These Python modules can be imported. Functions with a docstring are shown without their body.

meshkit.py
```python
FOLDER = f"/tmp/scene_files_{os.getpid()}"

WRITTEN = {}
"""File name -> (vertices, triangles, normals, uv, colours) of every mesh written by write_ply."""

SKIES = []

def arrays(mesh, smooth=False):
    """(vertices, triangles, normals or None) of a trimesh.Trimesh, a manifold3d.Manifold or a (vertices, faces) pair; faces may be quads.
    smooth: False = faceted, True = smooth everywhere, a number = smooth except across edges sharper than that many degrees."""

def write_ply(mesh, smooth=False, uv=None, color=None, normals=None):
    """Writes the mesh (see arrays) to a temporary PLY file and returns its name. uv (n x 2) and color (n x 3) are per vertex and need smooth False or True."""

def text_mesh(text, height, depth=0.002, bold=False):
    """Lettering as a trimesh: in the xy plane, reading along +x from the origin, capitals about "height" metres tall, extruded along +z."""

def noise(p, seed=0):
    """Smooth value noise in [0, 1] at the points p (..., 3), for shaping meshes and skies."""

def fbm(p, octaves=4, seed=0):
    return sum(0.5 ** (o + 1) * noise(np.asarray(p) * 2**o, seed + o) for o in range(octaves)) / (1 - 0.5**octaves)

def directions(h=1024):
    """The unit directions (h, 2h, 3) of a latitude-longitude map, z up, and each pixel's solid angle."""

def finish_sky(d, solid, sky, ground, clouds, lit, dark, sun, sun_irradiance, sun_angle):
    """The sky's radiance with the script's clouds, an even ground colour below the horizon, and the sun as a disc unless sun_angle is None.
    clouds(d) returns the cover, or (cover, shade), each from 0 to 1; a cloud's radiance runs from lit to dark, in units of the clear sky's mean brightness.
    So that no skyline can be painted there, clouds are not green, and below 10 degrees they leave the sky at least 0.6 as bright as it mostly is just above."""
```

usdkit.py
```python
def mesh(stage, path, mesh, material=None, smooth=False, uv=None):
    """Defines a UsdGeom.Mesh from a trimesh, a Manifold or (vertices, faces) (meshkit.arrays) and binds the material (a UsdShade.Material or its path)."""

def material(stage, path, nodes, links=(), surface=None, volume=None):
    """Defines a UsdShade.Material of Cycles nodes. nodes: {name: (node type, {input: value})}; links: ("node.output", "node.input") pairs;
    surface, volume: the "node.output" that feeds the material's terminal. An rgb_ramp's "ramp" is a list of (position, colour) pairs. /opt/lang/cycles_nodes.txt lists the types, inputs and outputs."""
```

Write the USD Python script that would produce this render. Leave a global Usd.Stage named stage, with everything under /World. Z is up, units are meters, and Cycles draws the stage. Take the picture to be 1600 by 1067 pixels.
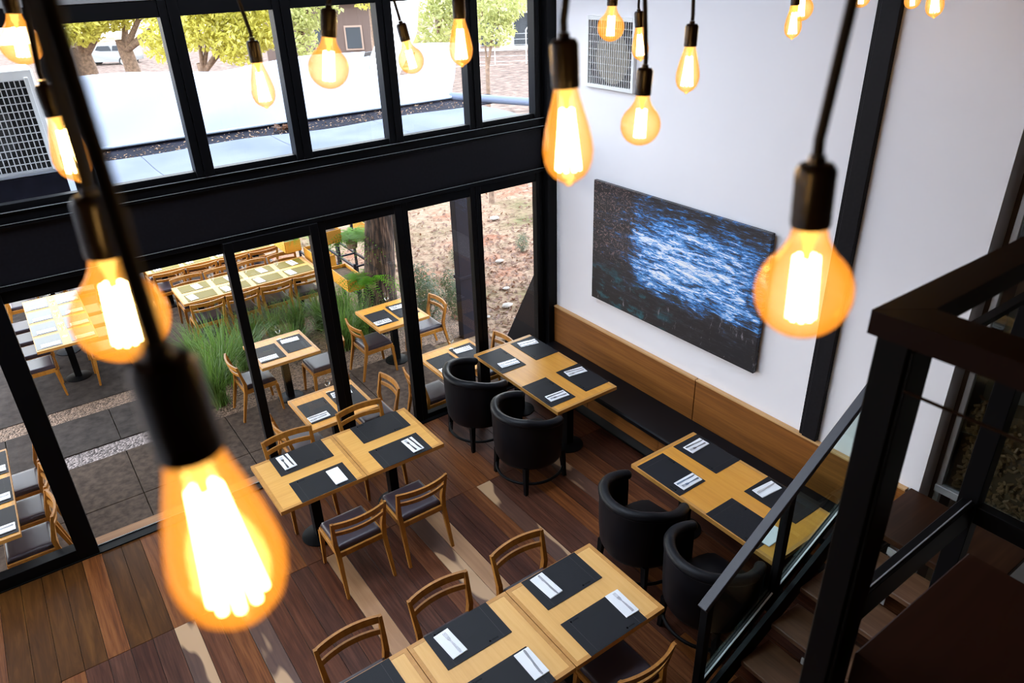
import math, random
import numpy as np
import trimesh
import manifold3d as m3
from scipy.spatial import ConvexHull
import usdkit, meshkit
from pxr import Usd, UsdGeom, UsdLux, UsdShade, Gf, Sdf

stage = Usd.Stage.CreateInMemory()
UsdGeom.SetStageUpAxis(stage, 'Z'); UsdGeom.SetStageMetersPerUnit(stage, 1.0)
W = UsdGeom.Xform.Define(stage, '/World'); stage.SetDefaultPrim(W.GetPrim())
UsdGeom.Scope.Define(stage, '/World/Looks')
rng = random.Random(7); nr = np.random.RandomState(7)
PI = math.pi

# ------------------------------------------------------------------ camera, sky, sun, exposure
EXPOSURE = 2.35
CAM = (-5.19888, -6.61969, 4.84562)
RIGHT, UP, BACK = (0.812352, -0.582363, -0.030642), (0.293845, 0.364031, 0.883813), (-0.503666, -0.727119, 0.466496)
cam = UsdGeom.Camera.Define(stage, '/World/camera')
_r, _b = np.array(RIGHT), np.array(BACK)
_r /= np.linalg.norm(_r); _b -= _r * _r.dot(_b); _b /= np.linalg.norm(_b); _u = np.cross(_b, _r)
cam.AddTransformOp().Set(Gf.Matrix4d(*_r, 0, *_u, 0, *_b, 0, *CAM, 1))
cam.CreateFocalLengthAttr(25.8075); cam.CreateHorizontalApertureAttr(36.0); cam.CreateVerticalApertureAttr(24.0)
cam.CreateFStopAttr(4.0); cam.CreateFocusDistanceAttr(7.0)
cam.CreateClippingRangeAttr(Gf.Vec2f(0.05, 1000)); cam.CreateExposureAttr(EXPOSURE)

SKY = 1.5
sky = UsdLux.DomeLight.Define(stage, '/World/sky')
_sm = usdkit.material(stage, '/World/Looks/sky_air', {
    'tc': ('texture_coordinate', {}), 'sep': ('separate_xyz', {}),
    'ramp': ('rgb_ramp', {'ramp': [(0, (.55, .55, .55)), (.5, (1.0, .99, .97)), (.62, (.86, .93, 1.0)), (1, (.66, .80, 1.0))]}),
    'map': ('map_range', {'from_min': -1., 'from_max': 1., 'to_min': 0., 'to_max': 1.}),
    'bg': ('background_shader', {'strength': SKY})},
    [('tc.generated', 'sep.vector'), ('sep.z', 'map.value'), ('map.result', 'ramp.fac'), ('ramp.color', 'bg.color')], surface='bg.background')
UsdShade.MaterialBindingAPI.Apply(sky.GetPrim()).Bind(_sm)
sun = UsdLux.DistantLight.Define(stage, '/World/sun')
sun.CreateIntensityAttr(8.0); sun.CreateAngleAttr(0.6); sun.CreateColorAttr(Gf.Vec3f(1.0, .93, .82))
_d = np.array([0.60, -0.38, 0.70]); _d /= np.linalg.norm(_d)          # towards the sun
_x = np.cross([0, 0, 1.], _d); _x /= np.linalg.norm(_x); _y = np.cross(_d, _x)
sun.AddTransformOp().Set(Gf.Matrix4d(*_x, 0, *_y, 0, *_d, 0, 0, 0, 20, 1))

# ------------------------------------------------------------------ helpers
_used = {}
def numbered(parent, name):
    k = (str(parent), name); n = _used.get(k, 0); _used[k] = n + 1
    return name if n == 0 else f'{name}_{n:03d}'
def tag(p, label=None, cat=None, group=None, kind=None):
    p = p.GetPrim() if hasattr(p, 'GetPrim') else p
    for k, v in (('label', label), ('category', cat), ('group', group), ('kind', kind)):
        if v: p.SetCustomDataByKey(k, v)
    return p
def ppath(parent): return '/World' if parent is None else str(parent.GetPath())
def obj(name, mesh, mat, parent=None, smooth=False, label=None, kind=None):
    base = ppath(parent)
    if isinstance(mesh, MB): mesh = mesh.mesh()
    p = usdkit.mesh(stage, f'{base}/{numbered(base, name)}', mesh, mat, smooth=smooth).GetPrim()
    return tag(p, label=label, kind=kind)
def xf(name, loc=(0, 0, 0), rz=0, parent=None):
    base = ppath(parent)
    x = UsdGeom.Xform.Define(stage, f'{base}/{numbered(base, name)}')
    x.AddTranslateOp().Set(Gf.Vec3d(*map(float, loc))); x.AddRotateZOp().Set(float(rz))
    return x.GetPrim()
def thing(name, label, cat, loc=(0, 0, 0), rz=0, group=None):
    return tag(xf(name, loc, rz), label, cat, group)
def struct(name, loc=(0, 0, 0)):
    return tag(xf(name, loc), kind='structure')
PROTO = {}
def copy_or_build(key, build, name, label, cat, loc, rz=0, group=None):
    """the first of a kind is built where it stands; every later one is a copy with its parts"""
    r = thing(name, label, cat, loc, rz, group)
    if key not in PROTO:
        PROTO[key] = r; build(r)
    else:
        r.GetReferences().AddInternalReference(PROTO[key].GetPath()); r.SetInstanceable(True)
    return r

def _template(c=.3):
    pts = [np.array(s) * (np.array([1, 1, 1.]) - c * (1 - np.eye(3)[k])) for s in
           [(a, b, d) for a in (-1, 1) for b in (-1, 1) for d in (-1, 1)] for k in range(3)]
    sg = [(s, k) for s in [(a, b, d) for a in (-1, 1) for b in (-1, 1) for d in (-1, 1)] for k in range(3)]
    P = np.array(pts); h = ConvexHull(P); f = []
    for t, e in zip(h.simplices, h.equations):
        a, b, d = P[t]
        f.append(t if np.dot(np.cross(b - a, d - a), e[:3]) > 0 else t[::-1])
    return sg, np.array(f)
_SG, _CF = _template()
_S = np.array([s for s, k in _SG], float); _K = np.array([1 - np.eye(3)[k] for s, k in _SG])
_BF = np.array([[0, 1, 3], [0, 3, 2], [4, 6, 7], [4, 7, 5], [0, 4, 5], [0, 5, 1], [2, 3, 7], [2, 7, 6], [0, 2, 6], [0, 6, 4], [1, 5, 7], [1, 7, 3]])
_BV = np.array([(a, b, d) for a in (-1, 1) for b in (-1, 1) for d in (-1, 1)], float)
class MB:
    def __init__(s): s.v, s.f, s.n = [], [], 0
    def add(s, v, f):
        v = np.asarray(v, float); f = np.asarray(f, int)
        if f.shape[1] == 4: f = np.vstack([f[:, [0, 1, 2]], f[:, [0, 2, 3]]])
        s.v.append(v); s.f.append(f + s.n); s.n += len(v); return s
    def tm(s, m, M=None):
        v = m.vertices if M is None else trimesh.transform_points(m.vertices, M)
        return s.add(v, m.faces)
    def box(s, c, d, ch=0., R=None):
        h = np.array(d, float) / 2
        if ch > 0: v = _S * (h - ch * _K); f = _CF
        else: v = _BV * h; f = _BF
        if R is not None: v = v @ np.array(R)
        return s.add(v + np.array(c, float), f)
    def span(s, lo, hi, ch=0.):
        lo, hi = np.array(lo, float), np.array(hi, float)
        return s.box((lo + hi) / 2, np.abs(hi - lo), ch)
    def bar(s, p, q, w, h, up=(0, 0, 1), ch=0.):
        p, q = np.array(p, float), np.array(q, float); d = q - p; L = np.linalg.norm(d); d /= L
        sd = np.cross(d, up); n = np.linalg.norm(sd)
        if n < 1e-6: sd = np.cross(d, (1, 0, 0)); n = np.linalg.norm(sd)
        sd /= n; u = np.cross(sd, d)
        return s.box((p + q) / 2, (L, w, h), ch, R=np.array([d, sd, u]))
    def tube(s, pts, r, n=8, cap=True):
        P = np.array(pts, float); m = len(P); r = np.broadcast_to(np.array(r, float), (m,))
        T = np.gradient(P, axis=0); T /= np.linalg.norm(T, axis=1, keepdims=True) + 1e-12
        ref = np.array([0, 0, 1.]) if abs(T[0][2]) < .9 else np.array([1., 0, 0])
        a = np.cross(T[0], ref); a /= np.linalg.norm(a); V = []
        for i in range(m):
            a = a - T[i] * a.dot(T[i]); a /= np.linalg.norm(a); b = np.cross(T[i], a)
            t = np.arange(n) * 2 * PI / n
            V.append(P[i] + r[i] * (np.cos(t)[:, None] * a + np.sin(t)[:, None] * b))
        V = np.vstack(V); F = []
        for i in range(m - 1):
            for j in range(n):
                k = (j + 1) % n; F += [[i * n + j, i * n + k, (i + 1) * n + k], [i * n + j, (i + 1) * n + k, (i + 1) * n + j]]
        if cap:
            V = np.vstack([V, P[0], P[-1]]); c0, c1 = m * n, m * n + 1
            for j in range(n):
                k = (j + 1) % n; F += [[c0, k, j], [c1, (m - 1) * n + j, (m - 1) * n + k]]
        return s.add(V, F)
    def lathe(s, prof, n=24, c=(0, 0, 0), M=None):
        prof = np.array(prof, float); m = len(prof); t = np.arange(n) * 2 * PI / n
        V = np.vstack([np.c_[r * np.cos(t), r * np.sin(t), np.full(n, z)] for r, z in prof]); F = []
        for i in range(m - 1):
            for j in range(n):
                k = (j + 1) % n; F += [[i * n + j, i * n + k, (i + 1) * n + k], [i * n + j, (i + 1) * n + k, (i + 1) * n + j]]
        if M is not None: V = trimesh.transform_points(V, M)
        return s.add(V + np.array(c, float), F)
    def prism(s, poly, axis, lo, hi):
        """polygon (a, b) extruded along an axis: 0 -> (y,z), 1 -> (x,z), 2 -> (x,y); polygon convex"""
        poly = np.array(poly, float); n = len(poly); o = [k for k in range(3) if k != axis]
        V = np.zeros((2 * n, 3)); V[:n, axis] = lo; V[n:, axis] = hi; V[:n, o] = poly; V[n:, o] = poly
        F = [[0, i + 1, i] for i in range(1, n - 1)] + [[n, n + i, n + i + 1] for i in range(1, n - 1)]
        for i in range(n):
            k = (i + 1) % n; F += [[i, k, n + k], [i, n + k, n + i]]
        m = trimesh.Trimesh(V, F, process=False); m.fix_normals()
        return s.add(m.vertices, m.faces)
    def mesh(s): return (np.vstack(s.v), np.vstack(s.f))
def B(lo, hi, ch=0.): return MB().span(lo, hi, ch)
def rot_to(ax):
    ax = np.array(ax, float) / np.linalg.norm(ax); return trimesh.geometry.align_vectors([0, 0, 1], ax)

# ------------------------------------------------------------------ materials
LK = '/World/Looks/'
def M(name, nodes, links=(), surface='p.BSDF'): return usdkit.material(stage, LK + name, nodes, links, surface=surface)
def plain(name, c, rough=.5, metal=0., spec=.5, bump=0., bscale=60., vary=0., **kw):
    nodes = {'p': ('principled_bsdf', {'base_color': c, 'roughness': rough, 'metallic': metal, 'specular_ior_level': spec, **kw})}; links = []
    if bump or vary:
        nodes['tc'] = ('texture_coordinate', {}); nodes['n'] = ('noise_texture', {'scale': bscale, 'detail': 4.}); links.append(('tc.object', 'n.vector'))
    if bump:
        nodes['bp'] = ('bump', {'strength': bump, 'distance': .004}); links += [('n.fac', 'bp.height'), ('bp.normal', 'p.normal')]
    if vary:
        d = tuple(x * (1 - vary) for x in c); l = tuple(min(1, x * (1 + vary)) for x in c)
        nodes['r'] = ('rgb_ramp', {'ramp': [(.3, d), (.7, l)]}); links += [('n.fac', 'r.fac'), ('r.color', 'p.base_color')]
    return M(name, nodes, links)
def wood(name, dark, mid, light, along='x', freq=26., stretch=.06, rough=.42, offset=(0, 0, 0), bump=.15, sap=None, coat=0., spec=.4):
    sc = [freq, freq, freq]; sc['xyz'.index(along)] *= stretch
    nodes = {'tc': ('texture_coordinate', {}), 'mp': ('mapping', {'scale': tuple(sc), 'location': offset}),
             'n': ('noise_texture', {'scale': 1., 'detail': 6., 'roughness': .62, 'distortion': .6}),
             'n2': ('noise_texture', {'scale': .13, 'detail': 2., 'distortion': 1.2}), 'mx': ('mix_float', {'fac': .38}),
             'r': ('rgb_ramp', {'ramp': [(.28, dark), (.5, mid), (.72, light)]}),
             'p': ('principled_bsdf', {'roughness': rough, 'specular_ior_level': spec, 'coat_weight': coat, 'coat_roughness': .25}), 'bp': ('bump', {'strength': bump, 'distance': .002})}
    links = [('tc.object', 'mp.vector'), ('mp.vector', 'n.vector'), ('mp.vector', 'n2.vector'), ('n.fac', 'mx.a'), ('n2.fac', 'mx.b'), ('mx.result', 'r.fac'),
             ('n.fac', 'bp.height'), ('bp.normal', 'p.normal')]
    if sap:
        s2 = [3.2, 3.2, 3.2]; s2['xyz'.index(along)] = .7
        nodes['mp2'] = ('mapping', {'scale': tuple(s2), 'location': tuple(o * .37 for o in offset)}); nodes['n3'] = ('noise_texture', {'scale': 1.4, 'detail': 1.5})
        nodes['sr'] = ('rgb_ramp', {'ramp': [(sap[1] - .015, (0, 0, 0)), (sap[1] + .015, (1, 1, 1))]})
        nodes['sm'] = ('mix_color', {'b': sap[0]})
        links += [('tc.object', 'mp2.vector'), ('mp2.vector', 'n3.vector'), ('n3.fac', 'sr.fac'), ('sr.color', 'sm.fac'), ('r.color', 'sm.a'), ('sm.result', 'p.base_color')]
    else: links.append(('r.color', 'p.base_color'))
    return M(name, nodes, links)

black_metal = plain('black_metal', (.003, .003, .0036), .42, spec=.10)
black_paint = plain('black_paint', (.0062, .0056, .0075), .5, spec=.16, bump=.15, bscale=40., vary=.25)
rail_paint = plain('rail_paint', (.035, .033, .040), .45, bump=.2, bscale=90.)
dark_rail = plain('dark_rail_wood', (.012, .0038, .0018), .45, spec=.10)
wall_paint = plain('wall_paint', (.80, .775, .795), .75, bump=.05, bscale=120.)
dim_wall = plain('dim_wall', (.07, .05, .045), .8)
ceil_paint = plain('ceiling_paint', (.22, .19, .17), .8)
oak = wood('oak_table', (.60, .245, .026), (.70, .305, .036), (.77, .375, .060), 'y', 30., .05, .36, bump=.06)  # warm bulb light put into its stronger yellow
oak_lit_white = wood('oak_table_lit_white', (.67, .34, .090), (.76, .41, .120), (.82, .48, .16), 'y', 30., .05, .36, bump=.06)  # paler copy of the oak: white light from above put into colour
oak_x = wood('oak_table_across', (.66, .315, .065), (.745, .38, .090), (.81, .45, .125), 'x', 30., .05, .36, bump=.06)
oak_lip = wood('oak_lipping', (.46, .20, .040), (.54, .25, .055), (.60, .30, .08), 'x', 22., .06, .4, bump=.06)
panel_oak = wood('bench_oak', (.11, .034, .006), (.225, .078, .013), (.34, .135, .028), 'y', 34., .035, .45)
panel_oak_top = wood('bench_oak_light', (.45, .25, .10), (.55, .31, .13), (.62, .36, .16), 'y', 30., .05, .4)
chair_oak = wood('chair_oak', (.22, .078, .009), (.35, .135, .016), (.45, .195, .030), 'z', 30., .2, .4, bump=.06)
leather = plain('black_leather', (.0026, .0027, .0042), .40, spec=.2, bump=.25, bscale=160.)
seat_leather = plain('brown_leather', (.030, .019, .026), .36, bump=.15, bscale=90.)
mat_leather = plain('placemat_leather', (.0092, .0095, .0128), .55, spec=.22, bump=.35, bscale=220.)
mat_olive = plain('olive_vinyl', (.16, .115, .006), .5, spec=.2)
mat_pale = plain('pale_vinyl', (.115, .118, .112), .42)
stitch = plain('stitch_thread', (.045, .042, .045), .7)
emboss = plain('embossed_ink', (.0008, .0008, .001), .9, spec=0.)
paper = plain('napkin_paper', (.86, .86, .88), .8, bump=.1, bscale=80.)
steel = plain('cutlery_steel', (.62, .62, .64), .22, metal=1.)
bakelite = plain('bakelite', (.016, .009, .006), .28)
cord_cloth = plain('cord_cloth', (.014, .011, .010), .75)
brass = plain('dark_brass', (.20, .09, .03), .35, metal=.9)
alu = plain('aluminium', (.42, .43, .43), .4, metal=.6)
white_enamel = plain('white_enamel', (.78, .78, .77), .45)
grille_grey = plain('grille_grey', (.62, .61, .60), .5)
dark_void = plain('dark_void', (.01, .01, .01), .8)
fan_tan = plain('fan_tan', (.45, .39, .30), .6)
def pane_mat(name, base, slope, tint=(1, 1, 1)):
    return M(name, {'lw': ('layer_weight', {'blend': .5}), 'pw': ('math', {'math_type': 'power', 'value2': 3.5}),
                    'ma': ('math', {'math_type': 'multiply_add', 'value2': slope, 'value3': base}), 't': ('transparent_bsdf', {'color': tint}),
                    'g': ('glossy_bsdf', {'color': (.95, .97, .97), 'roughness': 0.0}), 'mix': ('mix_closure', {})},
             [('lw.facing', 'pw.value1'), ('pw.value', 'ma.value1'), ('ma.value', 'mix.fac'), ('t.BSDF', 'mix.closure1'), ('g.BSDF', 'mix.closure2')], 'mix.closure')
glass = pane_mat('window_glass', .018, .35)
guard_glass = pane_mat('guard_glass', .03, .4, (.86, .95, .92))
drink_glass = pane_mat('drinking_glass', .05, .7, (.97, .98, .98))
cork_glass = pane_mat('cork_glass', .04, .4, (.75, .78, .76))
def bulb_glass_mat(name, glow):
    return M(name, {'t': ('transparent_bsdf', {'color': (1., .90, .68)}), 'g': ('glossy_bsdf', {'roughness': .02, 'color': (1, .9, .75)}),
                    'lw': ('layer_weight', {'blend': .5}), 'pw': ('math', {'math_type': 'power', 'value2': 3.}), 'm1': ('math', {'math_type': 'multiply_add', 'value2': .30, 'value3': .03}),
                    'er': ('rgb_ramp', {'ramp': [(0, (1., .56, .11)), (.45, (.85, .31, .028)), (1, (.62, .16, .007))]}), 'e': ('emission', {'strength': glow}), 'fm': ('math', {'math_type': 'multiply_add', 'value2': .42, 'value3': .20}),
                    'a': ('mix_closure', {}), 'b': ('mix_closure', {})},
             [('lw.facing', 'pw.value1'), ('pw.value', 'm1.value1'), ('lw.facing', 'fm.value1'), ('fm.value', 'a.fac'), ('t.BSDF', 'a.closure1'), ('e.emission', 'a.closure2'), ('lw.facing', 'er.fac'), ('er.color', 'e.color'),
              ('m1.value', 'b.fac'), ('a.closure', 'b.closure1'), ('g.BSDF', 'b.closure2')], 'b.closure')
amber = bulb_glass_mat('amber_glass', .46)
filament = M('filament_glow', {'e': ('emission', {'color': (1., .60, .22), 'strength': 16.})}, [], 'e.emission')
stem_glass = M('bulb_stem_glow', {'e': ('emission', {'color': (1., .5, .12), 'strength': .5})}, [], 'e.emission')
tarp_mat = M('white_tarp', {'d': ('diffuse_bsdf', {'color': (.29, .315, .37)}), 't': ('translucent_bsdf', {'color': (.60, .60, .60)}), 'm': ('mix_closure', {'fac': .16})},
             [('d.BSDF', 'm.closure1'), ('t.BSDF', 'm.closure2')], 'm.closure')
canopy_mat = M('canopy_sheet', {'tc': ('texture_coordinate', {}), 'n': ('noise_texture', {'scale': 1.3, 'detail': 4.}), 'r': ('rgb_ramp', {'ramp': [(.3, (.150, .168, .215)), (.7, (.205, .222, .265))]}),
             'd': ('diffuse_bsdf', {}), 't': ('translucent_bsdf', {'color': (.4, .41, .40)}), 'm': ('mix_closure', {'fac': .10})},
             [('tc.object', 'n.vector'), ('n.fac', 'r.fac'), ('r.color', 'd.color'), ('d.BSDF', 'm.closure1'), ('t.BSDF', 'm.closure2')], 'm.closure')
added_skylight_mat = M('added_skylight_panel', {'t': ('translucent_bsdf', {'color': (.92, .94, .97)})}, [], 't.BSDF')  # frosted panel of the added roof light that fills the room
concrete = plain('patio_concrete', (.082, .058, .044), .85, spec=.08, bump=.3, bscale=14., vary=.35)
slab_dark = plain('slate_slab', (.046, .036, .031), .8, spec=.1, bump=.3, bscale=9., vary=.35)
def gravel_mat(name, c0, c1, scale):
    return M(name, {'tc': ('texture_coordinate', {}), 'v': ('voronoi_texture', {'scale': scale}), 's': ('separate_color', {}), 'r': ('rgb_ramp', {'ramp': [(0, c0), (1, c1)]}),
                    'p': ('principled_bsdf', {'roughness': .85}), 'b': ('bump', {'strength': .9, 'distance': .02, 'invert': True})},
             [('tc.object', 'v.vector'), ('v.color', 's.color'), ('s.r', 'r.fac'), ('r.color', 'p.base_color'), ('v.distance', 'b.height'), ('b.normal', 'p.normal')])
gravel = gravel_mat('grey_gravel', (.09, .07, .065), (.42, .34, .32), 38.)
gravel_warm = gravel_mat('brown_gravel', (.09, .055, .035), (.34, .22, .15), 40.)
def soil_mat():
    return M('garden_soil', {'tc': ('texture_coordinate', {}), 'n': ('noise_texture', {'scale': .55, 'detail': 7., 'roughness': .65}), 'n2': ('noise_texture', {'scale': 9., 'detail': 6., 'roughness': .7}),
             'r': ('rgb_ramp', {'ramp': [(.30, (.11, .11, .04)), (.42, (.20, .14, .085)), (.52, (.28, .19, .13)), (.62, (.26, .11, .065)), (.75, (.38, .31, .25))]}),
             'r2': ('rgb_ramp', {'ramp': [(.30, (.45, .42, .40)), (.6, (1.0, 1.0, 1.0))]}), 'x': ('mix', {'mix_type': 'multiply', 'fac': 1.}),
             'p': ('principled_bsdf', {'roughness': .95, 'specular_ior_level': .1}), 'b': ('bump', {'strength': .6, 'distance': .03})},
             [('tc.object', 'n.vector'), ('tc.object', 'n2.vector'), ('n.fac', 'r.fac'), ('n2.fac', 'r2.fac'), ('r.color', 'x.color1'), ('r2.color', 'x.color2'), ('x.color', 'p.base_color'), ('n2.fac', 'b.height'), ('b.normal', 'p.normal')])
soil = soil_mat()
def leaf_mat(name, a, b, tr=.4):
    return M(name, {'g': ('geometry', {}), 'r': ('rgb_ramp', {'ramp': [(0, a), (1, b)]}), 'd': ('diffuse_bsdf', {}), 't': ('translucent_bsdf', {}), 'gl': ('glossy_bsdf', {'roughness': .4}), 'm': ('mix_closure', {'fac': tr}), 'm2': ('mix_closure', {'fac': .05})},
             [('g.random_per_island', 'r.fac'), ('r.color', 'd.color'), ('r.color', 't.color'), ('d.BSDF', 'm.closure1'), ('t.BSDF', 'm.closure2'), ('m.closure', 'm2.closure1'), ('gl.BSDF', 'm2.closure2')], 'm2.closure')
tree_leaf = leaf_mat('tree_leaf', (.58, .54, .11), (.98, .88, .36), .5)
tree_leaf_pale = leaf_mat('tree_leaf_pale', (.42, .44, .16), (.85, .82, .48), .5)
grass_leaf = leaf_mat('grass_blade', (.11, .20, .035), (.50, .60, .20))
fern_leaf = leaf_mat('fern_leaf', (.12, .30, .015), (.45, .55, .05))
shrub_leaf = leaf_mat('shrub_leaf', (.06, .08, .035), (.25, .28, .15))
pale_leaf = leaf_mat('pale_dry_leaf', (.22, .13, .07), (.65, .52, .38), .1)
litter = leaf_mat('dry_leaf', (.12, .055, .03), (.55, .42, .30), .15)
bark = M('tree_bark', {'tc': ('texture_coordinate', {}), 'mp': ('mapping', {'scale': (26, 26, 4.0)}), 'v': ('voronoi_texture', {'scale': 1., 'feature': 'f1'}), 'n': ('noise_texture', {'scale': 1.6, 'detail': 5.}),
         'x': ('mix_float', {'fac': .5}), 'r': ('rgb_ramp', {'ramp': [(.22, (.17, .105, .072)), (.42, (.085, .048, .032)), (.58, (.016, .009, .007))]}), 'p': ('principled_bsdf', {'roughness': .9}), 'b': ('bump', {'strength': .9, 'distance': .03, 'invert': True})},
         [('tc.object', 'mp.vector'), ('mp.vector', 'v.vector'), ('mp.vector', 'n.vector'), ('v.distance', 'x.a'), ('n.fac', 'x.b'), ('x.result', 'r.fac'), ('r.color', 'p.base_color'), ('x.result', 'b.height'), ('b.normal', 'p.normal')])
far_bark = plain('far_bark', (.17, .11, .075), .9, bump=.5, bscale=12., vary=.4)
yellow_paint = plain('yellow_paint', (.62, .27, .02), .5)
navy_steel = plain('navy_steel', (.009, .008, .014), .45, spec=.2)
blue_roll = plain('blue_roll', (.13, .16, .24), .6)
gutter_dark = plain('gutter_dark', (.008, .008, .014), .7, spec=.06, vary=.4, bscale=8.)
cork = leaf_mat('cork', (.22, .12, .05), (.55, .36, .17), 0.)
car_paint = plain('car_silver', (.20, .205, .21), .35, metal=.2)
car_glass = plain('car_glass', (.03, .035, .04), .1)
rubber = plain('tyre_rubber', (.02, .02, .02), .8)
house_wall = plain('house_wall', (.26, .18, .14), .8); house_pale = plain('house_pale', (.52, .46, .38), .8); roof_mat = plain('roof_sheet', (.5, .5, .5), .6)
tread_wood = wood('tread_wood', (.07, .028, .013), (.15, .065, .032), (.24, .12, .065), 'y', 18., .08, .4)
riser_pale = plain('riser_pale', (.45, .43, .42), .7)
landing_wood = wood('landing_wood', (.02, .007, .003), (.035, .012, .005), (.06, .023, .009), 'x', 22., .05, .45, spec=.15)
mezz_wood = wood('mezzanine_wood', (.014, .004, .002), (.022, .0065, .003), (.032, .010, .005), 'x', 12., .1, .5, spec=.12)
sill_wood = wood('threshold_wood', (.16, .066, .022), (.28, .125, .045), (.40, .20, .08), 'x', 40., .04, .55)
planks = []
_tones = [((.020, .0050, .0022), (.082, .0245, .0105), (.160, .056, .025)), ((.028, .0072, .0028), (.108, .0335, .0130), (.200, .074, .031)), ((.018, .0057, .0036), (.067, .0235, .0135), (.133, .051, .029)),
          ((.036, .0096, .0030), (.135, .0435, .0140), (.238, .092, .031)), ((.044, .0110, .0028), (.160, .0490, .0125), (.268, .100, .028)), ((.016, .0042, .0026), (.057, .0172, .0092), (.115, .041, .021))]
for i, (a, b, c) in enumerate(_tones):
    planks.append(wood(f'plank_wood_{i}', a, b, c, 'y', 44., .045, .42, offset=(3.1 * i, 1.7 * i, 0), bump=.12, spec=.14))
plank_gold = [wood(f'plank_gold_{i}', (.026, .0075, .0016), (.072, .025, .0048), (.14, .055, .011), 'y', 17., .09, .45, offset=(5.3 * i, 2.2 * i, 0), bump=.1, spec=.1) for i in range(2)]
plank_sap = [wood(f'plank_sapwood_{i}', (.045, .018, .012), (.085, .036, .022), (.13, .06, .035), 'y', 24., .07, .40, offset=(2.4 * i + 1, 4.1 * i, 0), bump=.12, sap=((.46, .28, .15), .52)) for i in range(2)]
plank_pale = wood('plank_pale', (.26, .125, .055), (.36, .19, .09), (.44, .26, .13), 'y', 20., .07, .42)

# ================================================================== THE SETTING
# ---- floor: a sub-floor and planks, each a piece
fl = struct('floor')
obj('subfloor', B((-9, -9, -.30), (0.02, 0.0, -.026)), plain('subfloor_dark', (.012, .008, .006), .9), fl)
PW = .166
x = -7.6; col = 0
while x < -.02:
    x1 = min(x + PW, 0.0); cx = (x + x1) / 2
    joints = [-.03, -1.44]
    y = -1.44
    while y > -6.5:
        y -= rng.uniform(1.9, 3.2); joints.append(max(y, -6.8))
    for k in range(len(joints) - 1):
        a, b = joints[k + 1], joints[k]
        if b - a < .05: continue
        t = rng.random(); m = planks[rng.randrange(6)]
        if k == 0 and -6.3 < cx < -4.3: m = plank_gold[rng.randrange(2)] if rng.random() < .7 else planks[4]
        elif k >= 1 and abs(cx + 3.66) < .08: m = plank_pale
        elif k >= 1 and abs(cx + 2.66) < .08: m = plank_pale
        elif k >= 1 and (abs(cx + 4.98) < .09 or abs(cx + 2.83) < .08 or abs(cx + 4.48) < .07): m = plank_sap[rng.randrange(2)]
        elif k == 1 and t < .08: m = plank_sap[rng.randrange(2)]
        obj('plank', B((x + .0014, a + .0014, -.026), (x1 - .0014, b - .0014, rng.uniform(-.0012, .0006)), .0016), m, fl)
    x = x1; col += 1
# ---- white wall on the right with its black column, and the dark corner post
wr = struct('wall_right')
obj('plaster', B((0, -4.70, -.4), (.20, .14, 6.2)), wall_paint, wr)
ct = struct('trim_1')
obj('steel_column', B((-.05, -3.80, .975), (.0, -3.665, 6.2), .003), black_paint, ct); obj('steel_flange', B((-.035, -3.665, .975), (.0, -3.628, 6.2), .002), black_paint, ct)
cc = struct('trim_2')
obj('corner_post', B((-.13, -.13, 0), (.0, .13, 6.2), .004), black_metal, cc); obj('corner_post', B((-.165, -.05, 0), (-.131, .05, 6.2), .003), black_metal, cc)
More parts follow.
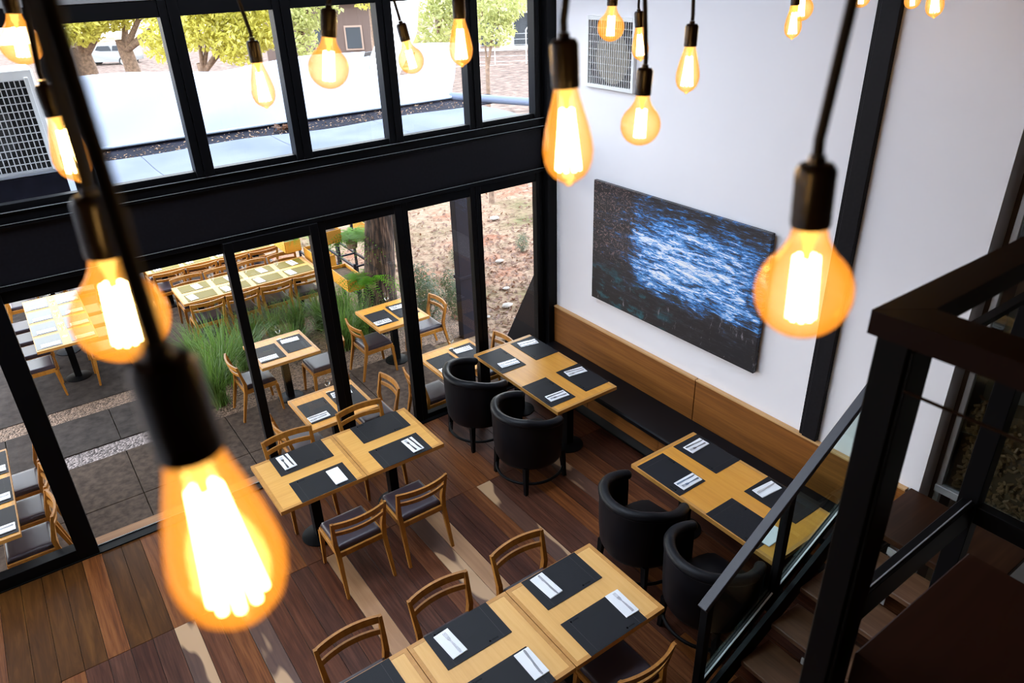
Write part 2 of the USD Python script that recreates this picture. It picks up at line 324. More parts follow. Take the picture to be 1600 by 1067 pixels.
# ---- the steel beam band in the glass wall
wb = struct('wall_back')
obj('fascia_beam', B((-9, -.05, 2.70), (-.13, .12, 3.14), .003), black_paint, wb)
for z0, z1, yy in ((2.655, 2.70, -.075), (3.14, 3.165, -.085), (3.165, 3.235, -.06), (3.235, 3.25, -.075)):
    obj('beam_ledge', B((-9, yy, z0), (-.131, .10, z1), .003), black_metal, wb)
for yy, zz in ((-.087, 3.166), (-.077, 2.701), (-.077, 3.251)): obj('edge_highlight', B((-9, yy - .002, zz - .002), (-.131, yy + .004, zz + .0015)), alu, wb)  # bright strips: light caught on the ledge edges, put into shape
obj('upper_fascia', B((-9, -.05, 4.62), (-.13, .14, 4.80), .003), plain('fascia_grey', (.16, .15, .145), .6), wb)
obj('upper_wall', B((-9, 0, 4.80), (-.13, .14, 6.2)), ceil_paint, wb)
obj('plinth', B((-9, .0, -.45), (0, .03, -.03)), black_metal, wb)
# ---- upper windows
UX = [-.165, -1.005, -1.932, -2.868, -3.752, -4.64, -5.56, -6.5, -7.4, -8.9]
for i in range(len(UX) - 1):
    a, b = UX[i], UX[i + 1]
    w = struct(f'window_{i + 1}')
    w2 = .075
    obj('stile', B((a - w2, -.06, 3.25), (a - .012, .06, 4.62), .003), black_metal, w); obj('stile', B((b + .012, -.06, 3.25), (b + w2, .06, 4.62), .003), black_metal, w)
    obj('bottom_rail', B((b + w2, -.03, 3.25), (a - w2, .05, 3.30), .003), black_metal, w); obj('top_rail', B((b + w2, -.045, 4.50), (a - w2, .055, 4.62), .003), black_metal, w)
    if i: obj('mullion', B((a - .0119, -.075, 3.25), (a + .0119, .08, 4.62)), black_metal, w)
    obj('pane', B((b + w2, .008, 3.30), (a - w2, .014, 4.50)), glass, w)
# ---- lower glazing: fixed lights, sliding leaves and the open doorway
LX = [-.165, -1.064, -1.953, -2.866, -3.758]
hh = 2.655
for i in range(4):
    a, b = LX[i], LX[i + 1]
    w = struct(f'door_{i + 1}')
    s = (.075, .065, .085, .085)[i]
    yo = -.045 if i == 3 else 0.
    obj('stile', B((a - s + .002, -.05 + yo, 0), (a - .002 if i else a, .03 + yo, hh), .003), black_metal, w); obj('stile', B((b + .002, -.05 + yo, 0), (b + s, .03 + yo, hh), .003), black_metal, w)
    obj('bottom_rail', B((b + s, -.045 + yo, 0), (a - s, .03 + yo, .075), .003), black_metal, w); obj('top_rail', B((b + s, -.045 + yo, 2.55), (a - s, .03 + yo, hh), .003), black_metal, w)
    obj('pane', B((b + s, -.01 + yo, .075), (a - s, -.004 + yo, 2.55)), glass, w)
w = struct('door_5')                                                       # the slid-back leaf left of the doorway
obj('stile', B((-5.62, -.09, 0), (-5.45, .03, hh), .003), black_metal, w); obj('stile', B((-7.5, -.05, 0), (-7.4, .03, hh), .003), black_metal, w)
obj('bottom_rail', B((-7.4, -.09, 0), (-5.62, .03, .13), .003), black_metal, w); obj('top_rail', B((-7.4, -.045, 2.55), (-5.62, .03, hh), .003), black_metal, w)
obj('pane', B((-7.4, -.01, .13), (-5.62, -.004, 2.55)), glass, w)
w = struct('trim_3')                                                       # sill track across the doorway, and the header over it
obj('floor_track', B((-7.5, -.10, -.005), (-.14, .035, .012), .002), black_metal, w)
obj('track_rib', B((-5.46, .012, .012), (-3.76, .018, .020)), alu, w)
obj('door_header', B((-5.46, -.045, 2.55), (-3.758, .03, hh), .003), black_metal, w)
obj('threshold', B((-6.2, .036, -.20), (-3.5, .20, -.022), .004), sill_wood, w)
# ---- the rest of the room, out of the frame: left wall, back walls, ceiling with an added frosted skylight for fill light
wl = struct('wall_left')
obj('lower_wall', B((-9.2, -9, -.3), (-9, .14, .9)), wall_paint, wl); obj('upper_wall', B((-9.2, -9, 4.6), (-9, .14, 6.2)), wall_paint, wl)
obj('pier', B((-9.2, -9, .9), (-9, .14, 4.6)), wall_paint, wl)
wf = struct('wall_front'); obj('plaster', B((-9.2, -9.2, -.3), (3.0, -9, 6.2)), dim_wall, wf)
we = struct('wall_far_right'); obj('plaster', B((.45, -9, -.3), (.65, -4.70, 6.2)), plain('store_wall', (.42, .40, .37), .8), we)
obj('pier', B((.20, -4.78, -.3), (.45, -4.70, 6.2)), dim_wall, we)
SX0, SX1, SY0, SY1 = -7.6, -1.6, -2.9, -.4
ce = struct('ceiling')
for lo, hi in (((-9.2, SY1), (.65, .14)), ((-9.2, -9.2), (.65, SY0)), ((-9.2, SY0), (SX0, SY1)), ((SX1, SY0), (.65, SY1))):
    obj('ceiling_board', B((lo[0], lo[1], 6.2), (hi[0], hi[1], 6.4)), ceil_paint, ce)
added_soffit_wood = plain('added_soffit_wood', (.10, .05, .032), .6)
obj('added_soffit', B((-9.2, -9.2, 5.15), (.65, -3.9, 5.3)), added_soffit_wood, ce); obj('added_soffit_fascia', B((-9.2, -3.899, 5.15), (.65, -3.80, 6.2)), added_soffit_wood, ce)  # unseen lowered ceiling, added to shade the top of the right wall
w = struct('window_30')  # unseen roof light, added to brighten the room
obj('pane', (np.array([(SX0, SY0, 6.30), (SX1, SY0, 6.30), (SX1, SY1, 6.30), (SX0, SY1, 6.30)]), np.array([[0, 1, 2, 3]])), added_skylight_mat, w)
for k in range(1, 4): obj('glazing_bar', B((SX0 + (SX1 - SX0) * k / 4 - .03, SY0, 6.2), (SX0 + (SX1 - SX0) * k / 4 + .03, SY1, 6.29)), black_metal, w)
# ================================================================== FURNITURE
TH = .75
def build_table(lx, ly, along, zt=TH, bases=((0, 0),), disc=.17, thick=.034, lip=True):
    """lx, ly: size of the top; the origin is on the floor under its centre"""
    def f(r):
        e = .03
        top = (oak_lit_white if lx < 1 and zt == TH and ly < .81 and lx > .802 else oak) if along == 'y' else oak_x
        hx, hy = lx / 2, ly / 2
        obj('tabletop', B((-hx + e, -hy + e, zt - thick), (hx - e, hy - e, zt), .001), top, r)
        c = .0025
        for s in (-1, 1):
            obj('edge_strip', MB().prism([(-hx, s * hy), (hx, s * hy), (hx - e, s * (hy - e)), (-hx + e, s * (hy - e))], 2, zt - thick - .004, zt + .0012), oak_lip, r)
            obj('edge_strip', MB().prism([(s * hx, -hy), (s * hx, hy), (s * (hx - e), hy - e), (s * (hx - e), -hy + e)], 2, zt - thick - .004, zt + .0012), oak_lip, r)
        for bx, by in bases:
            obj('pedestal', B((bx - .045, by - .045, .02), (bx + .045, by + .045, zt - thick - .02), .004), black_metal, r)
            obj('base_disc', MB().lathe([(0, 0), (disc, 0), (disc, .008), (disc - .02, .014), (.06, .03), (0, .03)], 36, (bx, by, 0)), black_metal, r, smooth=30)
            obj('top_bracket', B((bx - .17, by - .17, zt - thick - .022), (bx + .17, by + .17, zt - thick), .004), black_metal, r)
    return f
def build_dining_chair(r):
    sh = .455
    # front legs, tapered
    for s in (-1, 1):
        obj('leg', MB().add(*taper_leg((s * .215, .265, 0), (s * .205, .235, sh - .05), .026, .040)), chair_oak, r)
        b = MB()                                                            # rear leg runs up into the back post
        pts = [(s * .222, -.262, 0, .026), (s * .212, -.165, sh - .04, .040), (s * .222, -.155, sh + .08, .040), (s * .238, -.215, .80, .026)]
        for p, q in zip(pts[:-1], pts[1:]): b.add(*taper_leg(p[:3], q[:3], p[3], q[3]))
        obj('back_post', b, chair_oak, r)
    obj('seat_rail', MB().bar((-.205, .240, sh - .045), (.205, .240, sh - .045), .022, .055, ch=.003), chair_oak, r)
    obj('seat_rail', MB().bar((-.205, -.165, sh - .045), (.205, -.165, sh - .045), .022, .055, ch=.003), chair_oak, r)
    for s in (-1, 1): obj('seat_rail', MB().bar((s * .212, -.165, sh - .045), (s * .207, .240, sh - .045), .022, .055, ch=.003), chair_oak, r)
    obj('seat_cushion', cushion(.40, .39, .05, (0, .045, sh - .018), .022), seat_leather, r, smooth=60)
    obj('top_rail', curved_rail(.238, -.208, .745, .800, .045, .022), chair_oak, r, smooth=40)
    obj('back_slat', curved_rail(.226, -.190, .655, .695, .045, .018), chair_oak, r, smooth=40)
def taper_leg(p, q, a, b):
    p, q = np.array(p, float), np.array(q, float)
    V = np.array([p + (sx * a / 2, sy * a / 2, 0) for sx, sy in ((-1, -1), (1, -1), (1, 1), (-1, 1))] + [q + (sx * b / 2, sy * b / 2, 0) for sx, sy in ((-1, -1), (1, -1), (1, 1), (-1, 1))])
    F = [[0, 2, 1], [0, 3, 2], [4, 5, 6], [4, 6, 7]] + [t for i in range(4) for t in ([i, (i + 1) % 4, 4 + (i + 1) % 4], [i, 4 + (i + 1) % 4, 4 + i])]
    return V, np.array(F)
def cushion(lx, ly, h, c, r):
    nx = 12; V = []; F = []
    u = np.linspace(-1, 1, nx + 1)
    g = lambda t: np.sign(t) * (1 - (1 - np.abs(t)) ** 1.6)
    for lay, zz in ((0, 0), (1, 1)):
        for a in u:
            for b in u:
                X, Y = g(a) * lx / 2, g(b) * ly / 2
                ed = max(abs(a), abs(b)); z = (h * (1 - .55 * max(0, (ed - .72) / .28) ** 2)) if lay else -.004
                V.append((X, Y, z))
    n = nx + 1
    for i in range(nx):
        for j in range(nx):
            a = i * n + j
            F += [[a, a + 1, a + n + 1], [a, a + n + 1, a + n]]
            a += n * n; F += [[a, a + n + 1, a + 1], [a, a + n, a + n + 1]]
    ring = [i for i in range(n)] + [n - 1 + n * k for k in range(1, n)] + [n * n - 1 - k for k in range(1, n)] + [n * (n - 1 - k) for k in range(1, n - 1)]
    for k in range(len(ring)):
        a, b = ring[k], ring[(k + 1) % len(ring)]
        F += [[a, b + n * n, b], [a, a + n * n, b + n * n]]
    m = trimesh.Trimesh(np.array(V) + np.array(c), F, process=False); m.fix_normals(); return m
def curved_rail(hw, y0, z0, z1, sag, th):
    """rail bowed backwards between the two posts"""
    N = 12; V = []
    for i in range(N + 1):
        t = -1 + 2 * i / N; X = t * hw; yb = y0 - sag * (1 - t * t)
        lean = -.02
        V += [(X, yb - th / 2, z0), (X, yb + th / 2, z0), (X, yb + th / 2 + lean * .4, z1), (X, yb - th / 2 + lean * .4, z1)]
    F = []
    for i in range(N):
        for j in range(4):
            k = (j + 1) % 4; F += [[i * 4 + j, i * 4 + k, i * 4 + 4 + k], [i * 4 + j, i * 4 + 4 + k, i * 4 + 4 + j]]
    F += [[0, 1, 2], [0, 2, 3], [N * 4, N * 4 + 2, N * 4 + 1], [N * 4, N * 4 + 3, N * 4 + 2]]
    m = trimesh.Trimesh(np.array(V), F, process=False); m.fix_normals(); return m
def build_tub_chair(r):
    """faces +y; a round back shell with a padded roll, open to the front"""
    A0, A1 = math.radians(-205), math.radians(25)
    N = 44
    def shell_pt(a, rad, z): return (rad * math.cos(a) * 1.0, rad * math.sin(a) * 1.0 - .02, z)
    V = []; F = []; rows = 0
    ang = np.linspace(A0, A1, N + 1)
    def ztop(a):                                                            # the arms come down a little towards the front
        t = abs(a + PI / 2) / math.radians(115); return .865 - .085 * max(0, t - .45) / .55
    prof = [(.335, .30), (.358, .35), (.369, .50), (.374, 'm'), (.374, 't'), (.305, 't'), (.292, 'm'), (.288, .50), (.288, .33), (.292, .30)]
    for a in ang:
        zt = ztop(a)
        for rd, z in prof: V.append(shell_pt(a, rd, zt - .02 if z == 't' else zt - .09 if z == 'm' else z))
    P = len(prof)
    for i in range(N):
        for j in range(P):
            k = (j + 1) % P; F += [[i * P + j, (i + 1) * P + k, i * P + k], [i * P + j, (i + 1) * P + j, (i + 1) * P + k]]
    for e in (0, N): F += [[e * P, e * P + j, e * P + j + 1] for j in range(1, P - 1)]
    m = trimesh.Trimesh(np.array(V), F, process=False); m.fix_normals()
    obj('back_shell', m, leather, r, smooth=35)
    path = [shell_pt(a, .3385, ztop(a) - .018) for a in ang]
    roll = MB().tube(path, .046, 12)
    for e in (path[0], path[-1]): roll.tm(trimesh.creation.icosphere(2, .046), trimesh.transformations.translation_matrix(e))
    obj('back_roll', roll, leather, r, smooth=50)
    t = np.linspace(0, 2 * PI, 29)[:-1]
    sp = [(.255 * math.cos(a), (.255 * math.sin(a) if math.sin(a) < 0 else .285 * min(1, 1.35 * math.sin(a))) - .02) for a in t]
    seat = MB()
    c0 = np.array([(0, 0)]); lay = [(.92, .37), (1.07, .385), (1.07, .455), (1.02, .48), (.80, .493), (.4, .499)]
    Vs = [(x * k, y * k, z) for k, z in lay for x, y in sp] + [(0, 0, .37), (0, 0, .501)]; Fs = []; n = len(sp)
    for i in range(len(lay) - 1):
        for j in range(n):
            k = (j + 1) % n; Fs += [[i * n + j, i * n + k, (i + 1) * n + k], [i * n + j, (i + 1) * n + k, (i + 1) * n + j]]
    for j in range(n):
        k = (j + 1) % n; Fs += [[len(lay) * n, k, j], [len(lay) * n + 1, (len(lay) - 1) * n + j, (len(lay) - 1) * n + k]]
    m = trimesh.Trimesh(np.array(Vs), Fs, process=False); m.fix_normals(); obj('seat_cushion', m, leather, r, smooth=40)
    obj('seat_base', MB().lathe([(0, .31), (.305, .31), (.31, .325), (.31, .365), (0, .365)], 36, (0, -.02, 0)), leather, r, smooth=40)
    for sx, sy in ((-1, -1), (1, -1), (-1, 1), (1, 1)):
        obj('leg', MB().add(*taper_leg((sx * .255, sy * .255 - .02, 0), (sx * .238, sy * .238 - .02, .32), .034, .050)), black_metal, r)
    ring = [(.345 * math.cos(a), .345 * math.sin(a) - .02, .13) for a in np.linspace(0, 2 * PI, 41)]
    obj('foot_ring', MB().tube(ring, .015, 8, cap=False), black_metal, r, smooth=60)

# ---- interior tables
TABLES = {}
def table(key, x0, x1, y0, y1, along, label, bases, group=None, z=TH, floor=0.):
    lx, ly = x1 - x0, y1 - y0
    t = copy_or_build(('table', round(lx, 2), round(ly, 2), along, len(bases)), build_table(lx, ly, along, bases=bases), 'dining_table', label, 'table', ((x0 + x1) / 2, (y0 + y1) / 2, floor), 0, group)
    TABLES[key] = t; return t
G_SQ = 'square oak tables pushed together indoors'
table('A1', -4.090, -3.294, -1.518, -.722, 'x', 'square oak table with black mats, left half of the pair nearest the open doorway', ((0, 0),), G_SQ)
table('A2', -3.290, -2.494, -1.518, -.722, 'x', 'square oak table with black mats, right half of the pair nearest the open doorway', ((0, 0),), G_SQ)
table('D1', -3.082, -2.276, -4.172, -3.368, 'y', 'square oak table at the right end of the row in the lower foreground', ((0, 0),), G_SQ)
table('D2', -3.894, -3.088, -4.172, -3.368, 'y', 'square oak table in the middle of the row, between two dark seams', ((0, 0),), G_SQ)
table('D3', -4.706, -3.900, -4.172, -3.368, 'y', 'square oak table at the left end of the row, cut by the lower picture edge', ((0, 0),), G_SQ)
table('B', -1.312, -.506, -1.772, -.222, 'y', 'long oak table at the bench in the far corner by the glass', ((0, -.45), (0, .45)), 'long oak tables at the wall bench')
table('C', -1.318, -.506, -4.372, -2.838, 'y', 'long oak table at the bench beside the stair handrail', ((0, -.45), (0, .45)), 'long oak tables at the wall bench')

# ---- wooden chairs indoors
def chair(label, x, y, rz, group, z=0.):
    return copy_or_build('chair', build_dining_chair, 'dining_chair', label, 'chair', (x, y, z), rz, group)
GA, GD = 'wooden chairs at the indoor table pair', 'wooden chairs at the foreground table row'
chair('oak chair nearest the huge bulb, room side of the table pair', -3.59, -1.765, 0, GA)
chair('oak chair with dark seat, room side of the table pair, nearer the tub chairs', -2.99, -1.765, 0, GA)
chair('oak chair on the glass side of the table pair, beside the doorway frame', -3.655, -.71, 180, GA)
chair('oak chair on the glass side of the table pair, behind the bare placemat', -2.885, -.69, 180, GA)
chair('oak chair with bowed back at the left end of the foreground row', -4.17, -3.27, 180, GD)
chair('oak chair with bowed back, the middle one along the foreground row', -3.47, -3.28, 180, GD)
chair('oak chair with bowed back at the right of the foreground row, nearest the tub chairs', -2.75, -3.27, 180, GD)
chair('oak chair on the near side of the foreground row, cut by the lower edge', -2.72, -4.235, 0, GD)
# ---- tub chairs
def tub(label, x, y, rz):
    copy_or_build('tub', build_tub_chair, 'tub_chair', label, 'armchair', (x, y, 0), rz, 'black leather tub chairs')
tub('round-backed black leather tub chair closest to the glass wall', -1.54, -.68, -92)
tub('round-backed black leather tub chair at the corner table, farther from the glass', -1.53, -1.60, -88)
tub('round-backed black leather tub chair at the stair table, its back fully in view', -1.555, -3.25, -84)
tub('round-backed black leather tub chair half hidden by the stair handrail', -1.60, -4.045, -84)

# ---- wall bench
be = thing('wall_bench', 'long built-in bench with oak back panel and black leather seat along the white wall', 'bench', (0, 0, 0))
obj('back_panel', B((-.045, -2.425, .44), (-.001, -.125, .955), .002), panel_oak, be); obj('back_panel', B((-.045, -4.62, .44), (-.001, -2.435, .955), .002), panel_oak, be)
for a, b in ((-2.425, -.125), (-4.62, -2.435)): obj('top_cap', B((-.052, a, .955), (-.001, b, .973), .002), panel_oak_top, be)
obj('seat_cushion', B((-.545, -4.62, .425), (-.046, -.14, .492), .014), leather, be)
for a, b in ((-1.30, -.14), (-2.40, -1.303), (-3.51, -2.403), (-4.62, -3.513)): obj('drawer_front', B((-.50, a, .235), (-.478, b, .424), .002), panel_oak, be)
obj('carcass', B((-.477, -4.62, .10), (-.046, -.14, .424)), dark_void, be)
obj('toe_kick', B((-.40, -4.62, 0), (-.05, -.14, .10)), black_metal, be)

# ---- painting, wall grille
pm = M('painting_canvas', {
    'g': ('geometry', {}), 's': ('separate_xyz', {}),
    'u': ('map_range', {'from_min': -.837, 'from_max': -3.091, 'to_min': 0., 'to_max': 1.}), 'v': ('map_range', {'from_min': 1.349, 'from_max': 2.704, 'to_min': 0., 'to_max': 1.}),
    'c': ('combine_xyz', {}), 'm1': ('mapping', {'scale': (5., 19., 1.), 'rotation': (0, 0, -.10)}), 'n1': ('noise_texture', {'scale': 1., 'detail': 8., 'roughness': .68, 'distortion': .8}),
    'm2': ('mapping', {'scale': (20., 64., 1.), 'rotation': (0, 0, -.06)}), 'n2': ('noise_texture', {'scale': 1., 'detail': 6., 'roughness': .72, 'distortion': 1.0}),
    'm3': ('mapping', {'scale': (2., 3.4, 1.), 'location': (-.62 * 2., -.56 * 3.4, 0)}), 'ln': ('vector_math', {'math_type': 'length'}),
    'b': ('math', {'math_type': 'multiply_add', 'value2': -.16, 'value3': .80}), 'nb': ('noise_texture', {'scale': 5., 'detail': 5., 'roughness': .7}), 'uj': ('math', {'math_type': 'multiply_add', 'value2': .34}), 'vj': ('math', {'math_type': 'multiply_add', 'value2': .34}), 'uo': ('math', {'math_type': 'subtract', 'value2': .17}), 'vo': ('math', {'math_type': 'subtract', 'value2': .17}), 'ur': ('rgb_ramp', {'ramp': [(0, (.46, .46, .46)), (.24, (.40, .40, .40)), (.33, (.05, .05, .05)), (.45, (0, 0, 0)), (.86, (0, 0, 0)), (1, (.22, .22, .22))]}), 'vr': ('rgb_ramp', {'ramp': [(0, (.58, .58, .58)), (.22, (.48, .48, .48)), (.36, (.05, .05, .05)), (.5, (0, 0, 0)), (.78, (.05, .05, .05)), (1, (.30, .30, .30))]}), 'mu': ('math', {'math_type': 'maximum'}), 'bs': ('math', {'math_type': 'subtract'}), 'n1c': ('math', {'math_type': 'multiply_add', 'value2': 1.7, 'value3': -.85}), 'n2c': ('math', {'math_type': 'multiply_add', 'value2': 1.7, 'value3': -.84}),
    'a1': ('math', {'math_type': 'add'}), 'a2': ('math', {'math_type': 'add'}),
    'r': ('rgb_ramp', {'ramp': [(.0, (.008, .007, .009)), (.30, (.022, .020, .026)), (.42, (.034, .042, .062)), (.52, (.022, .095, .25)), (.62, (.032, .20, .58)), (.72, (.15, .41, .79)), (.82, (.55, .66, .82)), (.93, (.85, .87, .90))]}),
    'm4': ('mapping', {'scale': (34., 24., 1.)}), 'n4': ('noise_texture', {'scale': 1., 'detail': 7., 'roughness': .75, 'distortion': 2.2}), 'r4': ('rgb_ramp', {'ramp': [(.53, (0, 0, 0)), (.62, (.75, .75, .75))]}),
    'um': ('rgb_ramp', {'ramp': [(.22, (1, 1, 1)), (.40, (0, 0, 0))]}), 'vm': ('rgb_ramp', {'ramp': [(.30, (0, 0, 0)), (.55, (1, 1, 1))]}),
    'k1': ('math', {'math_type': 'multiply'}), 'k2': ('math', {'math_type': 'multiply'}), 'x1': ('mix_color', {'b': (.34, .22, .20)}),
    'm5': ('mapping', {'scale': (9., 12., 1.), 'location': (4., 2., 0)}), 'n5': ('noise_texture', {'scale': 1., 'detail': 6., 'roughness': .7}), 'r5': ('rgb_ramp', {'ramp': [(.52, (0, 0, 0)), (.66, (.7, .7, .7))]}),
    'vl': ('rgb_ramp', {'ramp': [(.20, (1, 1, 1)), (.42, (0, 0, 0))]}), 'ul': ('rgb_ramp', {'ramp': [(.35, (1, 1, 1)), (.62, (0, 0, 0))]}), 'k3': ('math', {'math_type': 'multiply'}), 'k4': ('math', {'math_type': 'multiply'}), 'x2': ('mix_color', {'b': (.02, .16, .20)}),
    'm6': ('mapping', {'scale': (36., 6., 1.), 'location': (1., 7., 0)}), 'n6': ('noise_texture', {'scale': 1., 'detail': 6., 'roughness': .7}), 'r6': ('rgb_ramp', {'ramp': [(.60, (0, 0, 0)), (.72, (.8, .8, .8))]}), 'k5': ('math', {'math_type': 'multiply'}), 'x3': ('mix_color', {'b': (.42, .38, .42)}),
    'p': ('principled_bsdf', {'roughness': .45}), 'bp': ('bump', {'strength': .35, 'distance': .003})},
    [('g.position', 's.vector'), ('s.y', 'u.value'), ('s.z', 'v.value'), ('u.result', 'c.x'), ('v.result', 'c.y'), ('c.vector', 'm1.vector'), ('m1.vector', 'n1.vector'), ('c.vector', 'm2.vector'), ('m2.vector', 'n2.vector'),
     ('c.vector', 'm3.vector'), ('m3.vector', 'ln.vector1'), ('ln.value', 'b.value1'), ('n1.fac', 'n1c.value1'), ('n2.fac', 'n2c.value1'), ('c.vector', 'nb.vector'), ('nb.fac', 'uj.value1'), ('u.result', 'uj.value3'), ('nb.fac', 'vj.value1'), ('v.result', 'vj.value3'), ('uj.value', 'uo.value1'), ('vj.value', 'vo.value1'), ('uo.value', 'ur.fac'), ('vo.value', 'vr.fac'), ('ur.color', 'mu.value1'), ('vr.color', 'mu.value2'), ('b.value', 'bs.value1'), ('mu.value', 'bs.value2'), ('bs.value', 'a1.value1'), ('n1c.value', 'a1.value2'), ('a1.value', 'a2.value1'), ('n2c.value', 'a2.value2'), ('a2.value', 'r.fac'),
     ('c.vector', 'm4.vector'), ('m4.vector', 'n4.vector'), ('n4.fac', 'r4.fac'), ('u.result', 'um.fac'), ('v.result', 'vm.fac'), ('r4.color', 'k1.value1'), ('um.color', 'k1.value2'), ('k1.value', 'k2.value1'), ('vm.color', 'k2.value2'), ('k2.value', 'x1.fac'), ('r.color', 'x1.a'),
     ('c.vector', 'm5.vector'), ('m5.vector', 'n5.vector'), ('n5.fac', 'r5.fac'), ('v.result', 'vl.fac'), ('u.result', 'ul.fac'), ('r5.color', 'k3.value1'), ('vl.color', 'k3.value2'), ('k3.value', 'k4.value1'), ('ul.color', 'k4.value2'), ('k4.value', 'x2.fac'), ('x1.result', 'x2.a'),
     ('c.vector', 'm6.vector'), ('m6.vector', 'n6.vector'), ('n6.fac', 'r6.fac'), ('r6.color', 'k5.value1'), ('vl.color', 'k5.value2'), ('k5.value', 'x3.fac'), ('x2.result', 'x3.a'), ('x3.result', 'p.base_color'), ('n1.fac', 'bp.height'), ('bp.normal', 'p.normal')])
pa = thing('painting', 'wide unframed abstract canvas in blue, white and charcoal on the white wall', 'painting')
obj('canvas', B((-.062, -3.091, 1.349), (-.020, -.837, 2.704), .003), pm, pa)
obj('stretcher', B((-.0195, -3.03, 1.41), (-.001, -.90, 2.64)), dark_void, pa)
ve = thing('wall_grille', 'square white louvred grille with a round fan behind, high on the white wall', 'vent')
y0, y1, z0, z1 = -1.33, -.645, 3.63, 4.29; fw = .035
for lo, hi in (((y0, z0), (y0 + fw, z1)), ((y1 - fw, z0), (y1, z1)), ((y0 + fw, z0), (y1 - fw, z0 + fw)), ((y0 + fw, z1 - fw), (y1 - fw, z1))):
    obj('frame', B((-.040, lo[0], lo[1]), (-.001, hi[0], hi[1]), .002), white_enamel, ve)
obj('backing', B((-.006, y0 + fw, z0 + fw), (-.001, y1 - fw, z1 - fw)), dark_void, ve)
obj('fan_disc', MB().lathe([(0, 0), (.24, 0), (.23, .006), (0, .010)], 40, M=trimesh.transformations.translation_matrix((-.0062, -1.00, 3.92)) @ trimesh.transformations.rotation_matrix(-PI / 2, [0, 1, 0])), fan_tan, ve, smooth=30)
sl = MB()
for k in range(1, 20): yy = y0 + fw + (y1 - y0 - 2 * fw) * k / 20; sl.span((-.034, yy - .0035, z0 + fw), (-.024, yy + .0035, z1 - fw))
for k in range(1, 9): zz = z0 + fw + (z1 - z0 - 2 * fw) * k / 9; sl.span((-.030, y0 + fw, zz - .003), (-.020, y1 - fw, zz + .003))
obj('louvre_bars', sl, grille_grey, ve, kind='stuff')

# ================================================================== TABLE SETTINGS
LOGO = 'omnia'
_txt = None
def build_mat(w, h, mat, fine):
    def f(r):
        global _txt
        obj('sheet', B((-w / 2, -h / 2, 0), (w / 2, h / 2, .003), .0008), mat, r)
        if fine:
            for s in (-1, 1): obj('stitch_line', B((s * (w / 2 - .062) - .0008, -h / 2, .0029), (s * (w / 2 - .062) + .0008, h / 2, .0034)), stitch, r)
            if _txt is None:
                t = meshkit.text_mesh(LOGO, .013, .0005); _txt = t
            for sx, sy, rr in ((-.170, .128, 0), (.105, -.142, 0)):
                m = MB().tm(_txt, trimesh.transformations.translation_matrix((sx, sy, .0029)))
                m.lathe([(0, .0005), (.0075, .0005), (.0075, 0)], 16, (sx - .013, sy + .006, .0029))
                obj('lettering', m, emboss, r)
    return f
def build_napkin(r):
    obj('fold', B((-.059, -.1175, 0), (.059, .1175, .0035), .0012), paper, r)
    obj('fold', B((-.057, -.116, .0035), (.058, .1165, .0065), .0012), paper, r)
def build_fork(r):
    m = MB(); z = .0016
    m.add(*flat([(-.0075, -.10), (.0075, -.10), (.0095, -.092), (.0042, .012), (-.0042, .012), (-.0095, -.092)], 0, .0028))
    obj('handle', m, steel, r)
    m = MB(); m.add(*flat([(-.004, .012), (.004, .012), (.0115, .038), (.0115, .056), (-.0115, .056), (-.0115, .038)], .0005, .0026))
    for k in range(4): xx = -.0115 + .0071 * k; m.span((xx, .0555, .0008), (xx + .0018, .098, .0028))
    obj('tines', m, steel, r)
def build_knife(r):
    obj('handle', MB().add(*flat([(-.006, -.105), (.006, -.105), (.0085, -.09), (.006, .005), (-.006, .005), (-.0085, -.09)], 0, .004)), steel, r)
    obj('blade', MB().add(*flat([(-.006, .005), (.006, .005), (.0095, .03), (.009, .085), (.003, .112), (-.006, .115)], .001, .0026)), steel, r)
def flat(poly, z0, z1):
    b = MB().prism(poly, 2, z0, z1); return b.mesh()
def build_glass(r):
    obj('bowl', MB().lathe([(.004, .088), (.018, .095), (.034, .118), (.040, .145), (.036, .180), (.030, .205), (.0288, .205), (.0345, .180), (.0385, .145), (.0325, .119), (.017, .097), (.0, .092)], 24), drink_glass, r, smooth=60)
    obj('stem', MB().lathe([(0, 0), (.034, 0), (.034, .002), (.008, .007), (.0035, .014), (.0032, .080), (.004, .088)], 24), drink_glass, r, smooth=60)
G_MAT = {'in': 'black leather placemats indoors', 'out': 'placemats on the patio tables'}
def setting(where, place, x, y, along, z=TH, size=(.509, .325), nap=None, items='', mat=None, fine=True, area='in', matname='black leather'):
    """a placemat (long side along x or y) with a napkin and cutlery on it; where = table, place = which seat"""
    rz = 0 if along == 'x' else 90
    mt = mat or mat_leather
    zt = z + .0014
    copy_or_build(('mat', mt.GetPath().name, size, fine), build_mat(*size, mt, fine), 'placemat', f'{matname} placemat, {place}, {where}', 'placemat', (x, y, zt), rz, G_MAT[area])
    if nap:
        nx, ny, nrz = nap
        copy_or_build('napkin', build_napkin, 'napkin', f'white paper napkin, {place}, {where}', 'napkin', (nx, ny, zt + .0034), nrz, 'paper napkins ' + area + 'doors')
        c, s = math.cos(math.radians(nrz)), math.sin(math.radians(nrz))
        for k, it in enumerate(items):
            off = {'F': -.022, 'K': .026}[it] if len(items) > 1 else .012
            tw = rng.uniform(-5, 5); oy = rng.uniform(-.008, .014)
            px, py = nx + c * off - s * oy, ny + s * off + c * oy
            if it == 'F': copy_or_build('fork', build_fork, 'dinner_fork', f'steel fork, {place}, {where}', 'fork', (px, py, zt + .0101), nrz + tw, 'forks ' + area + 'doors')
            else: copy_or_build('knife', build_knife, 'dinner_knife', f'steel knife, {place}, {where}', 'knife', (px, py, zt + .0101), nrz + tw + 180, 'knives ' + area + 'doors')
